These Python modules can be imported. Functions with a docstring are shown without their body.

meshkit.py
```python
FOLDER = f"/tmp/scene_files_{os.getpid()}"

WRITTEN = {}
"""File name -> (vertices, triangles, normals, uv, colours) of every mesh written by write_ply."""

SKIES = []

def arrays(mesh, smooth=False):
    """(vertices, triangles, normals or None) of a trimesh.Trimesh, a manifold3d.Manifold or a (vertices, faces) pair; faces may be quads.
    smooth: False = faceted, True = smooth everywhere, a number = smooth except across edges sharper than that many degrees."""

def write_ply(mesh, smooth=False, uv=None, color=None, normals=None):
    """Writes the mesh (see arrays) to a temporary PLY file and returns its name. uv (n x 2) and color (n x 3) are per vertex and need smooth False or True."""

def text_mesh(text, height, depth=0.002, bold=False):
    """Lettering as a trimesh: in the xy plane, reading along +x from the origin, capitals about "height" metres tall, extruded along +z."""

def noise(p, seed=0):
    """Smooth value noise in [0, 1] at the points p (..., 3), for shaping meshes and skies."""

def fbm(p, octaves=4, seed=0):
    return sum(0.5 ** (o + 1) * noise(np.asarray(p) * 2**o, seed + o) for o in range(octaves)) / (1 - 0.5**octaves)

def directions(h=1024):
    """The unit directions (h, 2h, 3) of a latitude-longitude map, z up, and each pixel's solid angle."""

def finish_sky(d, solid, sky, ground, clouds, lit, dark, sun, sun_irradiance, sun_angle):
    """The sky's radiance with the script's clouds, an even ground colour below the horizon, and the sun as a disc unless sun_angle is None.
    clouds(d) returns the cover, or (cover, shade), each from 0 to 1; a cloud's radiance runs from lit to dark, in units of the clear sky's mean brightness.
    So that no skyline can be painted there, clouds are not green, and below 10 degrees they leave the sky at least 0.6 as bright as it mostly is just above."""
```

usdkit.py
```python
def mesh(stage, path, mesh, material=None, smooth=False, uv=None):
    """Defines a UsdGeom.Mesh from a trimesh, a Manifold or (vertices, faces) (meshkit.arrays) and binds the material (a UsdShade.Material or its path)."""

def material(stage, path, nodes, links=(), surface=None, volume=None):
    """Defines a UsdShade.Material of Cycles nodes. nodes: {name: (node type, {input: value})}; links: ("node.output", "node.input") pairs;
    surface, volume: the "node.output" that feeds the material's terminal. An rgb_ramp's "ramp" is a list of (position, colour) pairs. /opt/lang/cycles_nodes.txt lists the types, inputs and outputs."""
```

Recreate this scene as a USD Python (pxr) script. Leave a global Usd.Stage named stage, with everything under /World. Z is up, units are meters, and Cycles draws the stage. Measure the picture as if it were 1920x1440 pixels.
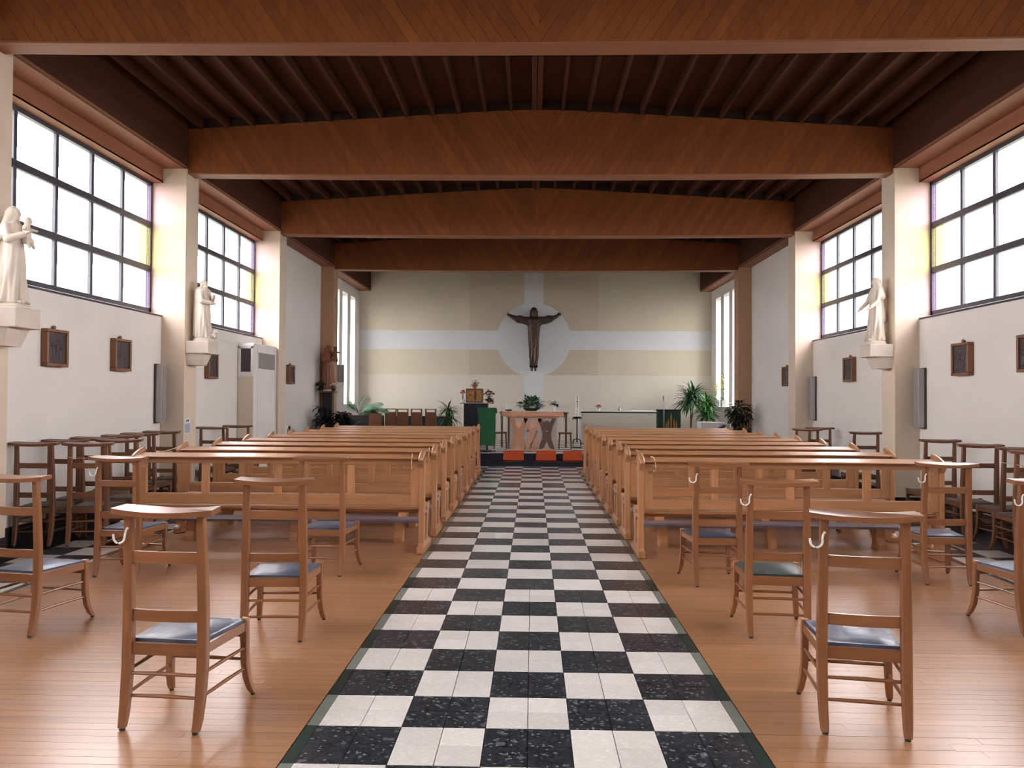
import math, random
import numpy as np, trimesh, usdkit, meshkit
from shapely.geometry import Polygon, box as sbox, LineString, Point
from shapely import affinity
from shapely.ops import unary_union
from pxr import Usd, UsdGeom, UsdLux, Gf, Sdf, UsdShade, Vt

stage = Usd.Stage.CreateInMemory()
UsdGeom.SetStageUpAxis(stage, 'Z')
UsdGeom.SetStageMetersPerUnit(stage, 1.0)
UsdGeom.Xform.Define(stage, '/World')
UsdGeom.Scope.Define(stage, '/World/Looks')
rng = random.Random(7)
PI = math.pi

# ------------------------------------------------------------------ camera, sky, exposure
F, YAW, PITCH, ROLL = 1515.24, 0.0258, 0.0179, 0.0063          # focal length in pixels of the 1920 wide frame
CAM = (0.0153, -3.4622, 1.5663)
EXPOSURE = 1.33
SKY = (1.0, 0.975, 0.96)
SKY_STRENGTH = 2.2
cam = UsdGeom.Camera.Define(stage, '/World/camera')
cam.CreateHorizontalApertureAttr(36.0)
cam.CreateVerticalApertureAttr(27.0)
cam.CreateFocalLengthAttr(36.0 * F / 1920)
cam.CreateClippingRangeAttr(Gf.Vec2f(0.05, 500))
cam.CreateExposureAttr(EXPOSURE)
_f = np.array([-math.sin(YAW) * math.cos(PITCH), math.cos(YAW) * math.cos(PITCH), math.sin(PITCH)])
_r = np.array([math.cos(YAW), math.sin(YAW), 0]); _u = np.cross(_r, _f)
_r2 = math.cos(ROLL) * _r + math.sin(ROLL) * _u; _u2 = -math.sin(ROLL) * _r + math.cos(ROLL) * _u
_m = Gf.Matrix4d(*_r2, 0, *_u2, 0, *(-_f), 0, *CAM, 1)
UsdGeom.Xformable(cam).AddTransformOp().Set(_m)

dome = UsdLux.DomeLight.Define(stage, '/World/sky')               # bright even overcast sky
dome.CreateIntensityAttr(SKY_STRENGTH)
dome.CreateColorAttr(Gf.Vec3f(*SKY))

# ------------------------------------------------------------------ helpers: materials
def _mat(name, nodes, links, surface='p.BSDF'):
    return usdkit.material(stage, '/World/Looks/' + name, nodes, links, surface=surface)

def plain(name, c, rough=0.6, var=0.06, scale=6.0, bump=0.0, spec=0.4, metallic=0.0, coat=0.0, bscale=40.0):
    a = tuple(max(0, x * (1 - var)) for x in c); b = tuple(min(1, x * (1 + var)) for x in c)
    nodes = {'t': ('texture_coordinate', {}), 'n': ('noise_texture', {'scale': scale, 'detail': 4.0}),
             'r': ('rgb_ramp', {'ramp': [(0.3, a), (0.7, b)]}),
             'p': ('principled_bsdf', {'roughness': rough, 'specular_ior_level': spec, 'metallic': metallic, 'coat_weight': coat, 'coat_roughness': 0.15})}
    links = [('t.object', 'n.vector'), ('n.fac', 'r.fac'), ('r.color', 'p.base_color')]
    if bump:
        nodes['bn'] = ('noise_texture', {'scale': bscale, 'detail': 3.0}); nodes['b'] = ('bump', {'strength': bump, 'distance': 0.01})
        links += [('t.object', 'bn.vector'), ('bn.fac', 'b.height'), ('b.normal', 'p.normal')]
    return _mat(name, nodes, links)

def wood(name, c1, c2, axis='z', rough=0.4, coat=0.2, scale=14.0, stretch=0.06, var=0.25, spec=0.4, coat_rough=0.2, bump=0.05):
    s = [1.0, 1.0, 1.0]; s['xyz'.index(axis)] = stretch
    nodes = {'t': ('texture_coordinate', {}), 'o': ('object_info', {}),
             'sh': ('vector_math', {'math_type': 'multiply_add', 'vector2': (1.0, 1.0, 1.0)}),
             'cx': ('combine_xyz', {}), 'mu': ('math', {'math_type': 'multiply', 'value2': 37.0}),
             'm': ('mapping', {'scale': tuple(s)}),
             'n': ('noise_texture', {'scale': scale, 'detail': 5.0, 'roughness': 0.6, 'distortion': 0.4}),
             'n2': ('noise_texture', {'scale': scale * 5, 'detail': 2.0}),
             'mx': ('mix_float', {'fac': 0.3}),
             'r': ('rgb_ramp', {'ramp': [(0.32, c1), (0.68, c2)]}),
             'v': ('map_range', {'from_min': 0.0, 'from_max': 1.0, 'to_min': 1 - var, 'to_max': 1 + var}),
             'h': ('hsv', {}),
             'b': ('bump', {'strength': bump, 'distance': 0.004}),
             'p': ('principled_bsdf', {'roughness': rough, 'coat_weight': coat, 'coat_roughness': coat_rough, 'specular_ior_level': spec})}
    links = [('t.object', 'sh.vector1'), ('o.random', 'mu.value1'), ('mu.value', 'cx.x'), ('mu.value', 'cx.y'), ('mu.value', 'cx.z'), ('cx.vector', 'sh.vector3'),
             ('sh.vector', 'm.vector'), ('m.vector', 'n.vector'), ('m.vector', 'n2.vector'), ('n.fac', 'mx.a'), ('n2.fac', 'mx.b'), ('mx.result', 'r.fac'),
             ('r.color', 'h.color'), ('o.random', 'v.value'), ('v.result', 'h.value'), ('h.color', 'p.base_color'), ('mx.result', 'b.height'), ('b.normal', 'p.normal')]
    return _mat(name, nodes, links)

W = {}
def wood3(key, c1, c2, **k):
    for a in 'xyz':
        W[key + a] = wood(f'{key}_wood_{a}', c1, c2, a, **k)
wood3('pew', (0.33, 0.145, 0.062), (0.46, 0.225, 0.105), var=0.08, rough=0.36, coat=0.45)
wood3('chair', (0.175, 0.064, 0.024), (0.265, 0.105, 0.040), var=0.08, rough=0.36, coat=0.5)
wood3('old', (0.125, 0.052, 0.025), (0.205, 0.085, 0.041), var=0.25, rough=0.45, coat=0.15)
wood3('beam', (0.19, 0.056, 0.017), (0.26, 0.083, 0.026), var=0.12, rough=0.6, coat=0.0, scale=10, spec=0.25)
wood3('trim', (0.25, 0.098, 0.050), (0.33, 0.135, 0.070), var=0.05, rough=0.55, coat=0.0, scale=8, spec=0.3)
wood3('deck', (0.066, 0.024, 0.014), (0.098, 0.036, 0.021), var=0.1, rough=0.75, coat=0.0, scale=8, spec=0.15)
wood3('frame', (0.14, 0.055, 0.02), (0.22, 0.09, 0.035), var=0.1, rough=0.45)
W['floor'] = wood('floor_wood', (0.30, 0.137, 0.060), (0.40, 0.198, 0.095), 'x', rough=0.36, coat=0.6, coat_rough=0.24, scale=9, var=0.09)
W['carved'] = wood('carved_wood', (0.13, 0.045, 0.02), (0.23, 0.085, 0.04), 'z', rough=0.5, coat=0.1)

MT = {}
MT['wall'] = plain('plaster_wall', (0.70, 0.665, 0.63), 0.85, 0.03, 1.3, 0.06)
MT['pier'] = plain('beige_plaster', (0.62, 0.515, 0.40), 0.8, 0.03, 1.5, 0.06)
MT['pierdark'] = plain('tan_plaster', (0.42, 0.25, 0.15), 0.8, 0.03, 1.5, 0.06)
MT['cream'] = plain('cream_plaster', (0.60, 0.54, 0.415), 0.85, 0.03, 1.0, 0.05)
MT['creamlight'] = plain('pale_cream_paint', (0.645, 0.60, 0.505), 0.85, 0.02, 1.0, 0.04)
MT['creamdark'] = plain('sand_paint', (0.545, 0.475, 0.36), 0.85, 0.02, 1.0, 0.04)
MT['paintwhite'] = plain('chalk_white_paint', (0.63, 0.64, 0.645), 0.85, 0.02, 1.0, 0.04)
MT['skirt'] = plain('black_skirting_tile', (0.025, 0.024, 0.025), 0.35, 0.2, 20)
MT['sill'] = plain('slate_sill', (0.045, 0.04, 0.05), 0.5, 0.2, 12)
MT['steel'] = plain('dark_steel', (0.045, 0.045, 0.06), 0.45, 0.15, 20, spec=0.5)
MT['statue'] = plain('cream_stone', (0.60, 0.52, 0.43), 0.6, 0.06, 7, 0.08)
MT['bronze'] = plain('bronze', (0.065, 0.042, 0.032), 0.42, 0.35, 14, 0.12, metallic=0.65)
MT['bluevinyl'] = plain('blue_vinyl', (0.065, 0.085, 0.135), 0.3, 0.2, 9, 0.25, spec=0.5, bscale=14)
MT['greenvinyl'] = plain('dark_green_vinyl', (0.03, 0.055, 0.052), 0.4, 0.2, 9, 0.2, spec=0.5, bscale=14)
MT['navyvinyl'] = plain('navy_vinyl', (0.04, 0.05, 0.08), 0.4, 0.2, 9, 0.2, spec=0.5, bscale=14)
MT['taupevinyl'] = plain('taupe_vinyl', (0.11, 0.09, 0.08), 0.5, 0.2, 9, 0.2, spec=0.4, bscale=14)
MT['mauve'] = plain('mauve_vinyl', (0.18, 0.135, 0.155), 0.45, 0.15, 8, 0.15, spec=0.5, bscale=20)
MT['grey'] = plain('grey_cloth', (0.36, 0.34, 0.33), 0.8, 0.05, 30)
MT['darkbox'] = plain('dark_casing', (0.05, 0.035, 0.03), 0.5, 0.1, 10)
MT['white'] = plain('white_paint', (0.72, 0.70, 0.68), 0.55, 0.03, 4)
MT['whitecloth'] = plain('white_cloth', (0.80, 0.80, 0.80), 0.85, 0.03, 20, 0.2, bscale=25)
MT['darkpane'] = plain('smoked_pane', (0.05, 0.042, 0.05), 0.2, 0.2, 5)
MT['greypane'] = plain('grey_grille', (0.25, 0.235, 0.225), 0.6, 0.1, 60)
MT['relief'] = plain('dark_relief_panel', (0.055, 0.038, 0.04), 0.5, 0.4, 18, 0.6, bscale=16)
MT['greencloth'] = plain('green_cloth', (0.012, 0.085, 0.035), 0.8, 0.15, 20, 0.2)
MT['greendark'] = plain('bottle_green_cloth', (0.008, 0.03, 0.016), 0.75, 0.15, 20)
MT['navy'] = plain('navy_panel', (0.007, 0.009, 0.019), 0.45, 0.15, 6)
MT['gold'] = plain('gold_thread', (0.27, 0.13, 0.04), 0.5, 0.25, 30)
MT['red'] = plain('red_thread', (0.25, 0.03, 0.02), 0.6, 0.2, 30)
MT['orange'] = plain('orange_cushion', (0.47, 0.065, 0.016), 0.8, 0.1, 12, 0.1)
MT['marble'] = plain('pink_marble', (0.60, 0.29, 0.17), 0.35, 0.12, 7, coat=0.2)
MT['marblepale'] = plain('pale_grey_marble', (0.47, 0.38, 0.36), 0.4, 0.1, 6)
MT['tan'] = plain('tan_marble', (0.52, 0.255, 0.14), 0.4, 0.1, 9)
MT['rose'] = plain('rose_marble', (0.58, 0.31, 0.22), 0.4, 0.1, 9)
MT['umber'] = plain('brown_marble', (0.13, 0.075, 0.06), 0.4, 0.15, 9)
MT['leaf'] = plain('leaf_green', (0.045, 0.12, 0.045), 0.5, 0.35, 8)
MT['leafbright'] = plain('fresh_green', (0.06, 0.20, 0.04), 0.45, 0.4, 8)
MT['leafpale'] = plain('palm_green', (0.14, 0.30, 0.20), 0.5, 0.3, 8)
MT['leafdark'] = plain('dark_leaf', (0.012, 0.028, 0.014), 0.45, 0.3, 8)
MT['leaflime'] = plain('lime_leaf', (0.20, 0.30, 0.05), 0.5, 0.3, 8)
MT['petalwhite'] = plain('white_petal', (0.80, 0.78, 0.74), 0.6, 0.05, 20)
MT['petalred'] = plain('red_petal', (0.42, 0.02, 0.03), 0.55, 0.25, 20)
MT['petaldark'] = plain('crimson_petal', (0.13, 0.012, 0.016), 0.55, 0.3, 20)
MT['petalyellow'] = plain('yellow_petal', (0.62, 0.56, 0.16), 0.6, 0.1, 20)
MT['terracotta'] = plain('terracotta', (0.32, 0.12, 0.06), 0.7, 0.15, 12)
MT['porcelain'] = plain('porcelain', (0.75, 0.75, 0.74), 0.25, 0.03, 5)
MT['planter'] = plain('dark_planter', (0.035, 0.028, 0.024), 0.6, 0.2, 10)
MT['iron'] = plain('black_iron', (0.016, 0.015, 0.016), 0.5, 0.2, 20)
MT['silver'] = plain('silver', (0.45, 0.45, 0.46), 0.3, 0.1, 20, metallic=0.9)
MT['plastic'] = plain('white_plastic', (0.75, 0.75, 0.73), 0.3, 0.03, 20)
MT['twine'] = plain('straw_twine', (0.62, 0.47, 0.28), 0.8, 0.15, 60)
MT['soil'] = plain('potting_soil', (0.03, 0.02, 0.014), 0.95, 0.3, 40)
MT['wax'] = plain('candle_wax', (0.80, 0.77, 0.68), 0.5, 0.03, 10)
MT['subfloor'] = plain('mortar', (0.05, 0.045, 0.04), 0.9, 0.1, 20)
MT['ground'] = plain('outside_ground', (0.16, 0.17, 0.13), 0.95, 0.2, 0.5)
MT['stripgrey'] = plain('grey_green_strip', (0.17, 0.19, 0.17), 0.3, 0.1, 12)
MT['stripgreen'] = plain('dark_green_strip', (0.014, 0.035, 0.03), 0.25, 0.15, 12)
MT['step'] = plain('blue_black_stone', (0.014, 0.016, 0.026), 0.25, 0.25, 20)
MT['blueprint'] = plain('blue_print', (0.32, 0.36, 0.46), 0.5, 0.2, 40)
MT['icon'] = plain('icon_gold', (0.42, 0.20, 0.055), 0.5, 0.3, 14)
MT['icondark'] = plain('icon_umber', (0.13, 0.045, 0.015), 0.5, 0.3, 20)

def terrazzo():
    def flecks(pre, base, alt, fl, amt):
        return {pre + 'v': ('voronoi_texture', {'scale': 80.0}), pre + 'w': ('voronoi_texture', {'scale': 34.0}),
                pre + 'c': ('separate_color', {}), pre + 'r': ('rgb_ramp', {'interpolate': False, 'ramp': [(0.0, base), (0.45, alt), (1 - amt, fl)]}),
                pre + 'm': ('mix', {'fac': 0.35}), pre + 'c2': ('separate_color', {}), pre + 'r2': ('rgb_ramp', {'interpolate': False, 'ramp': [(0.0, base), (0.6, alt), (1 - amt * 0.5, fl)]})}
    def lk(pre):
        return [('g.position', pre + 'v.vector'), ('g.position', pre + 'w.vector'), (pre + 'v.color', pre + 'c.color'), (pre + 'c.r', pre + 'r.fac'), (pre + 'w.color', pre + 'c2.color'), (pre + 'c2.g', pre + 'r2.fac'),
                (pre + 'r.color', pre + 'm.color1'), (pre + 'r2.color', pre + 'm.color2')]
    black = flecks('k', (0.014, 0.0175, 0.022), (0.034, 0.042, 0.050), (0.26, 0.29, 0.32), 0.06)
    white = flecks('w', (0.68, 0.64, 0.61), (0.72, 0.685, 0.655), (0.78, 0.76, 0.73), 0.15)
    P = {'roughness': 0.26, 'specular_ior_level': 0.5}
    vary = {'o': ('object_info', {}), 'vr': ('map_range', {'to_min': 0.9, 'to_max': 1.06}), 'hs': ('hsv', {})}
    MT['black'] = _mat('black_terrazzo', {'g': ('geometry', {}), **black, 'p': ('principled_bsdf', P)}, lk('k') + [('km.color', 'p.base_color')])
    MT['tilewhite'] = _mat('white_terrazzo', {'g': ('geometry', {}), **white, **vary, 'p': ('principled_bsdf', P)}, lk('w') + [('o.random', 'vr.value'), ('vr.result', 'hs.value'), ('wm.color', 'hs.color'), ('hs.color', 'p.base_color')])
    MT['checker'] = _mat('checker_terrazzo', {'g': ('geometry', {}), **black, **white, 'mp': ('mapping', {'location': (0.2, 0.0, 0.013)}), 'ch': ('checker_texture', {'scale': 2.5, 'color1': (1, 1, 1), 'color2': (0, 0, 0)}),
                         'mx': ('mix', {}), 'p': ('principled_bsdf', P)},
                         lk('k') + lk('w') + [('g.position', 'mp.vector'), ('mp.vector', 'ch.vector'), ('ch.fac', 'mx.fac'), ('wm.color', 'mx.color1'), ('km.color', 'mx.color2'), ('mx.color', 'p.base_color')])
terrazzo()

def pane(name, c):
    return _mat(name, {'t': ('transparent_bsdf', {'color': c}), 'g': ('glossy_bsdf', {'color': (1, 1, 1), 'roughness': 0.08}), 'm': ('mix_closure', {'fac': 0.05})},
                [('t.BSDF', 'm.closure1'), ('g.BSDF', 'm.closure2')], surface='m.closure')
MT['glass'] = pane('clear_pane', (0.95, 0.95, 0.97))
MT['lilac'] = pane('lilac_pane', (0.94, 0.80, 0.97))
MT['yellow'] = pane('yellow_pane', (0.995, 0.93, 0.62))
MT['vaseglass'] = _mat('vase_glass', {'p': ('principled_bsdf', {'transmission_weight': 1.0, 'roughness': 0.03, 'ior': 1.45, 'base_color': (0.95, 0.97, 0.97)})}, [])

# ------------------------------------------------------------------ helpers: prims
used = {}
def numbered(parent, name):
    k = (parent, name); n = used.get(k, 0); used[k] = n + 1
    return name if n == 0 else f'{name}_{n:03d}'

def tag(prim, label=None, cat=None, group=None, kind=None):
    for key, val in (('label', label), ('category', cat), ('group', group), ('kind', kind)):
        if val: prim.SetCustomDataByKey(key, val)
    return prim

class T:
    """a thing: an Xform under /World whose children are its parts"""
    def __init__(s, name, label, cat, loc=(0, 0, 0), rz=0.0, group=None, kind=None):
        s.path = '/World/' + numbered('/World', name)
        s.x = UsdGeom.Xform.Define(stage, s.path); s.x.AddTranslateOp().Set(Gf.Vec3d(*loc)); s.x.AddRotateZOp().Set(math.degrees(rz))
        s.prim = s.x.GetPrim(); s.name = name; s.cat = cat
        tag(s.prim, label, cat, group, kind)

def path_of(p):
    return p.path if isinstance(p, T) else (str(p.GetPath()) if p is not None else '/World')

def obj(name, mesh, mat, parent=None, smooth=30, label=None, kind=None):
    pp = path_of(parent)
    if isinstance(mesh, list): mesh = cat(mesh)
    m = usdkit.mesh(stage, pp + '/' + numbered(pp, name), mesh, mat, smooth=smooth)
    tag(m.GetPrim(), label, None, None, kind)
    return m.GetPrim()

def solo(name, mesh, mat, label, cat_, group=None, kind=None, smooth=30):
    p = obj(name, mesh, mat, None, smooth); tag(p, label, cat_, group, kind); return p

def copy(src, loc, rz, label, group=None):
    t = T(src.name, label, src.cat, loc, rz, group)
    t.prim.GetReferences().AddInternalReference(src.path); t.prim.SetInstanceable(True)
    return t

# ------------------------------------------------------------------ helpers: meshes
def cat(ms): return trimesh.util.concatenate(ms)
def box(x0, x1, y0, y1, z0, z1):
    m = trimesh.creation.box([abs(x1 - x0), abs(y1 - y0), abs(z1 - z0)]); m.apply_translation([(x0 + x1) / 2, (y0 + y1) / 2, (z0 + z1) / 2]); return m
def hull(pts): return trimesh.convex.convex_hull(np.asarray(pts, float))
def cbox(x0, x1, y0, y1, z0, z1, c=0.004):
    x0, x1 = sorted((x0, x1)); y0, y1 = sorted((y0, y1)); z0, z1 = sorted((z0, z1))
    P = []
    for X, dx in ((x0, 1), (x1, -1)):
        for Y, dy in ((y0, 1), (y1, -1)):
            for Z, dz in ((z0, 1), (z1, -1)):
                P += [(X, Y + dy * c, Z + dz * c), (X + dx * c, Y, Z + dz * c), (X + dx * c, Y + dy * c, Z)]
    return hull(P)
def cyl(a, b, r, n=12, r2=None):
    return tube([a, b], [r, r if r2 is None else r2], n)
def tube(pts, r, n=8):
    p = np.asarray(pts, float); r = np.broadcast_to(np.asarray(r, float), (len(p),))
    t = np.gradient(p, axis=0); t /= np.linalg.norm(t, axis=1, keepdims=True) + 1e-12
    ref = np.array([0, 0, 1.0]) if abs(t[0][2]) < 0.9 else np.array([1.0, 0, 0])
    V = []
    for i in range(len(p)):
        a = np.cross(t[i], ref); a /= np.linalg.norm(a) + 1e-12; b = np.cross(t[i], a)
        ang = np.arange(n) * 2 * PI / n
        V.append(p[i] + r[i] * (np.cos(ang)[:, None] * a + np.sin(ang)[:, None] * b))
        ref = -np.cross(a, t[i]) if False else ref
    V = np.vstack(V + [p[:1], p[-1:]]); fs = []
    for i in range(len(p) - 1):
        for j in range(n):
            a, b, c, d = i * n + j, i * n + (j + 1) % n, (i + 1) * n + (j + 1) % n, (i + 1) * n + j
            fs += [(a, c, b), (a, d, c)]
    e = len(p) * n
    for j in range(n):
        fs += [(e, j, (j + 1) % n), (e + 1, (len(p) - 1) * n + (j + 1) % n, (len(p) - 1) * n + j)]
    m = trimesh.Trimesh(V, fs, process=False)
    if m.volume < 0: m.invert()
    return m
def lathe(prof, n=24, loc=(0, 0, 0)):
    m = trimesh.creation.revolve(np.array(prof, float), sections=n); m.apply_translation(loc); return m
def prism(poly, plane, lo, hi):
    """polygon in plane 'xz', 'yz' or 'xy' extruded along the third axis from lo to hi"""
    if isinstance(poly, (list, tuple)): poly = Polygon(poly)
    gs = getattr(poly, 'geoms', [poly]); out = []
    for g in gs:
        if g.is_empty or g.area < 1e-8: continue
        m = trimesh.creation.extrude_polygon(g, hi - lo, engine='earcut')
        v = np.array(m.vertices); a, b, c = v[:, 0], v[:, 1], v[:, 2] + lo
        if plane == 'xz': v = np.stack([a, c, b], 1)
        elif plane == 'yz': v = np.stack([c, a, b], 1)
        else: v = np.stack([a, b, c], 1)
        m = trimesh.Trimesh(v, m.faces, process=False)
        if m.volume < 0: m.invert()
        out.append(m)
    return cat(out)
def sweepbar(path, wx, wy):
    """a square section carried up a path of points; wx, wy: half widths per point"""
    V = []; fs = []
    wx = np.broadcast_to(wx, (len(path),)); wy = np.broadcast_to(wy, (len(path),))
    for (x, y, z), a, b in zip(path, wx, wy):
        c = min(a, b) * 0.25
        V += [(x - a + c, y - b, z), (x + a - c, y - b, z), (x + a, y - b + c, z), (x + a, y + b - c, z), (x + a - c, y + b, z), (x - a + c, y + b, z), (x - a, y + b - c, z), (x - a, y - b + c, z)]
    n = 8
    for i in range(len(path) - 1):
        for j in range(n):
            a, b, c, d = i * n + j, i * n + (j + 1) % n, (i + 1) * n + (j + 1) % n, (i + 1) * n + j
            fs += [(a, b, c), (a, c, d)]
    e = (len(path) - 1) * n
    for j in range(1, n - 1):
        fs += [(0, j + 1, j), (e, e + j, e + j + 1)]
    m = trimesh.Trimesh(V, fs, process=False)
    if m.volume < 0: m.invert()
    return m
def ball(c, r, sub=2, s=(1, 1, 1)):
    m = trimesh.creation.icosphere(sub, 1.0); m.vertices = m.vertices * (np.array(s) * r) + np.array(c); return m
def tilt(m, ang, axis, at):
    m.apply_transform(trimesh.transformations.rotation_matrix(ang, axis, at)); return m

# signed distance modelling of figures (surface nets)
def nets(f, lo, hi, h):
    ax = [np.arange(lo[i], hi[i] + h, h) for i in range(3)]
    X, Y, Z = np.meshgrid(*ax, indexing='ij'); v = f(X, Y, Z); n = v.shape
    s = v < 0
    cells = np.zeros(tuple(k - 1 for k in n), np.int8)
    for o in np.ndindex(2, 2, 2):
        cells += s[o[0]:n[0] - 1 + o[0], o[1]:n[1] - 1 + o[1], o[2]:n[2] - 1 + o[2]]
    act = (cells > 0) & (cells < 8); idx = -np.ones(act.shape, int); C = np.argwhere(act); idx[act] = np.arange(len(C))
    acc = np.zeros((len(C), 3)); cnt = np.zeros(len(C))
    corners = list(np.ndindex(2, 2, 2))
    for a in corners:
        for d in range(3):
            if a[d]: continue
            b = list(a); b[d] = 1
            va = v[tuple((C + a).T)]; vb = v[tuple((C + b).T)]; m = (va < 0) != (vb < 0)
            t = va[m] / (va[m] - vb[m]); p = C[m] + np.array(a, float); p[:, d] += t
            acc[m] += p; cnt[m] += 1
    V = acc / cnt[:, None] * h + np.array(lo); fs = []
    for d in range(3):
        u, w = (d + 1) % 3, (d + 2) % 3
        sl = [slice(1, n[k] - 1) for k in range(3)]; sl[d] = slice(0, n[d] - 1); s2 = list(sl); s2[d] = slice(1, n[d])
        a, b = s[tuple(sl)], s[tuple(s2)]; E_ = np.argwhere(a != b); inside = a[tuple(E_.T)]
        base = E_ + 1; base[:, d] -= 1
        def g(du, dw):
            q = base.copy(); q[:, u] += du; q[:, w] += dw; return idx[tuple(q.T)]
        q = np.stack([g(-1, -1), g(0, -1), g(0, 0), g(-1, 0)], 1)
        q[~inside] = q[~inside][:, ::-1]
        fs.append(q)
    q = np.vstack(fs); q = q[(q >= 0).all(1)]
    return trimesh.Trimesh(V, np.vstack([q[:, [0, 1, 2]], q[:, [0, 2, 3]]]), process=False)
def smin(a, b, k=0.02):
    h = np.clip(0.5 + 0.5 * (b - a) / k, 0, 1); return b * (1 - h) + a * h - k * h * (1 - h)
def capsule(X, Y, Z, a, b, r1, r2):
    a, b = np.array(a, float), np.array(b, float); d = b - a; L = d @ d
    t = np.clip(((X - a[0]) * d[0] + (Y - a[1]) * d[1] + (Z - a[2]) * d[2]) / L, 0, 1)
    return np.sqrt((X - a[0] - t * d[0]) ** 2 + (Y - a[1] - t * d[1]) ** 2 + (Z - a[2] - t * d[2]) ** 2) - (r1 + (r2 - r1) * t)
def ellip(X, Y, Z, c, r):
    k = np.sqrt(((X - c[0]) / r[0]) ** 2 + ((Y - c[1]) / r[1]) ** 2 + ((Z - c[2]) / r[2]) ** 2); return (k - 1) * min(r)

def hand(X, Y, Z, wrist, d, nrm, L):
    """palm, four unequal fingers and a side thumb; d points along the hand, nrm out of the palm"""
    d = np.array(d, float) / np.linalg.norm(d); nrm = np.array(nrm, float); nrm -= d * (nrm @ d); nrm /= np.linalg.norm(nrm); s = np.cross(d, nrm); w = np.array(wrist, float)
    out = capsule(X, Y, Z, w, w + d * L * 0.42, L * 0.16, L * 0.2)
    for i, (o, l) in enumerate(((-0.21, 0.44), (-0.07, 0.52), (0.07, 0.48), (0.2, 0.36))):
        a = w + d * L * 0.45 + s * L * o; b = a + d * L * l * 0.55 + s * L * o * 0.25; c = b + d * L * l * 0.42 + nrm * L * 0.1
        out = np.minimum(out, np.minimum(capsule(X, Y, Z, a, b, L * 0.085, L * 0.075), capsule(X, Y, Z, b, c, L * 0.075, L * 0.055)))
    a = w + d * L * 0.12 - s * L * 0.16; b = a + d * L * 0.22 - s * L * 0.2; c = b + d * L * 0.22 - s * L * 0.03
    return np.minimum(out, np.minimum(capsule(X, Y, Z, a, b, L * 0.1, L * 0.085), capsule(X, Y, Z, b, c, L * 0.085, L * 0.06)))

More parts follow.
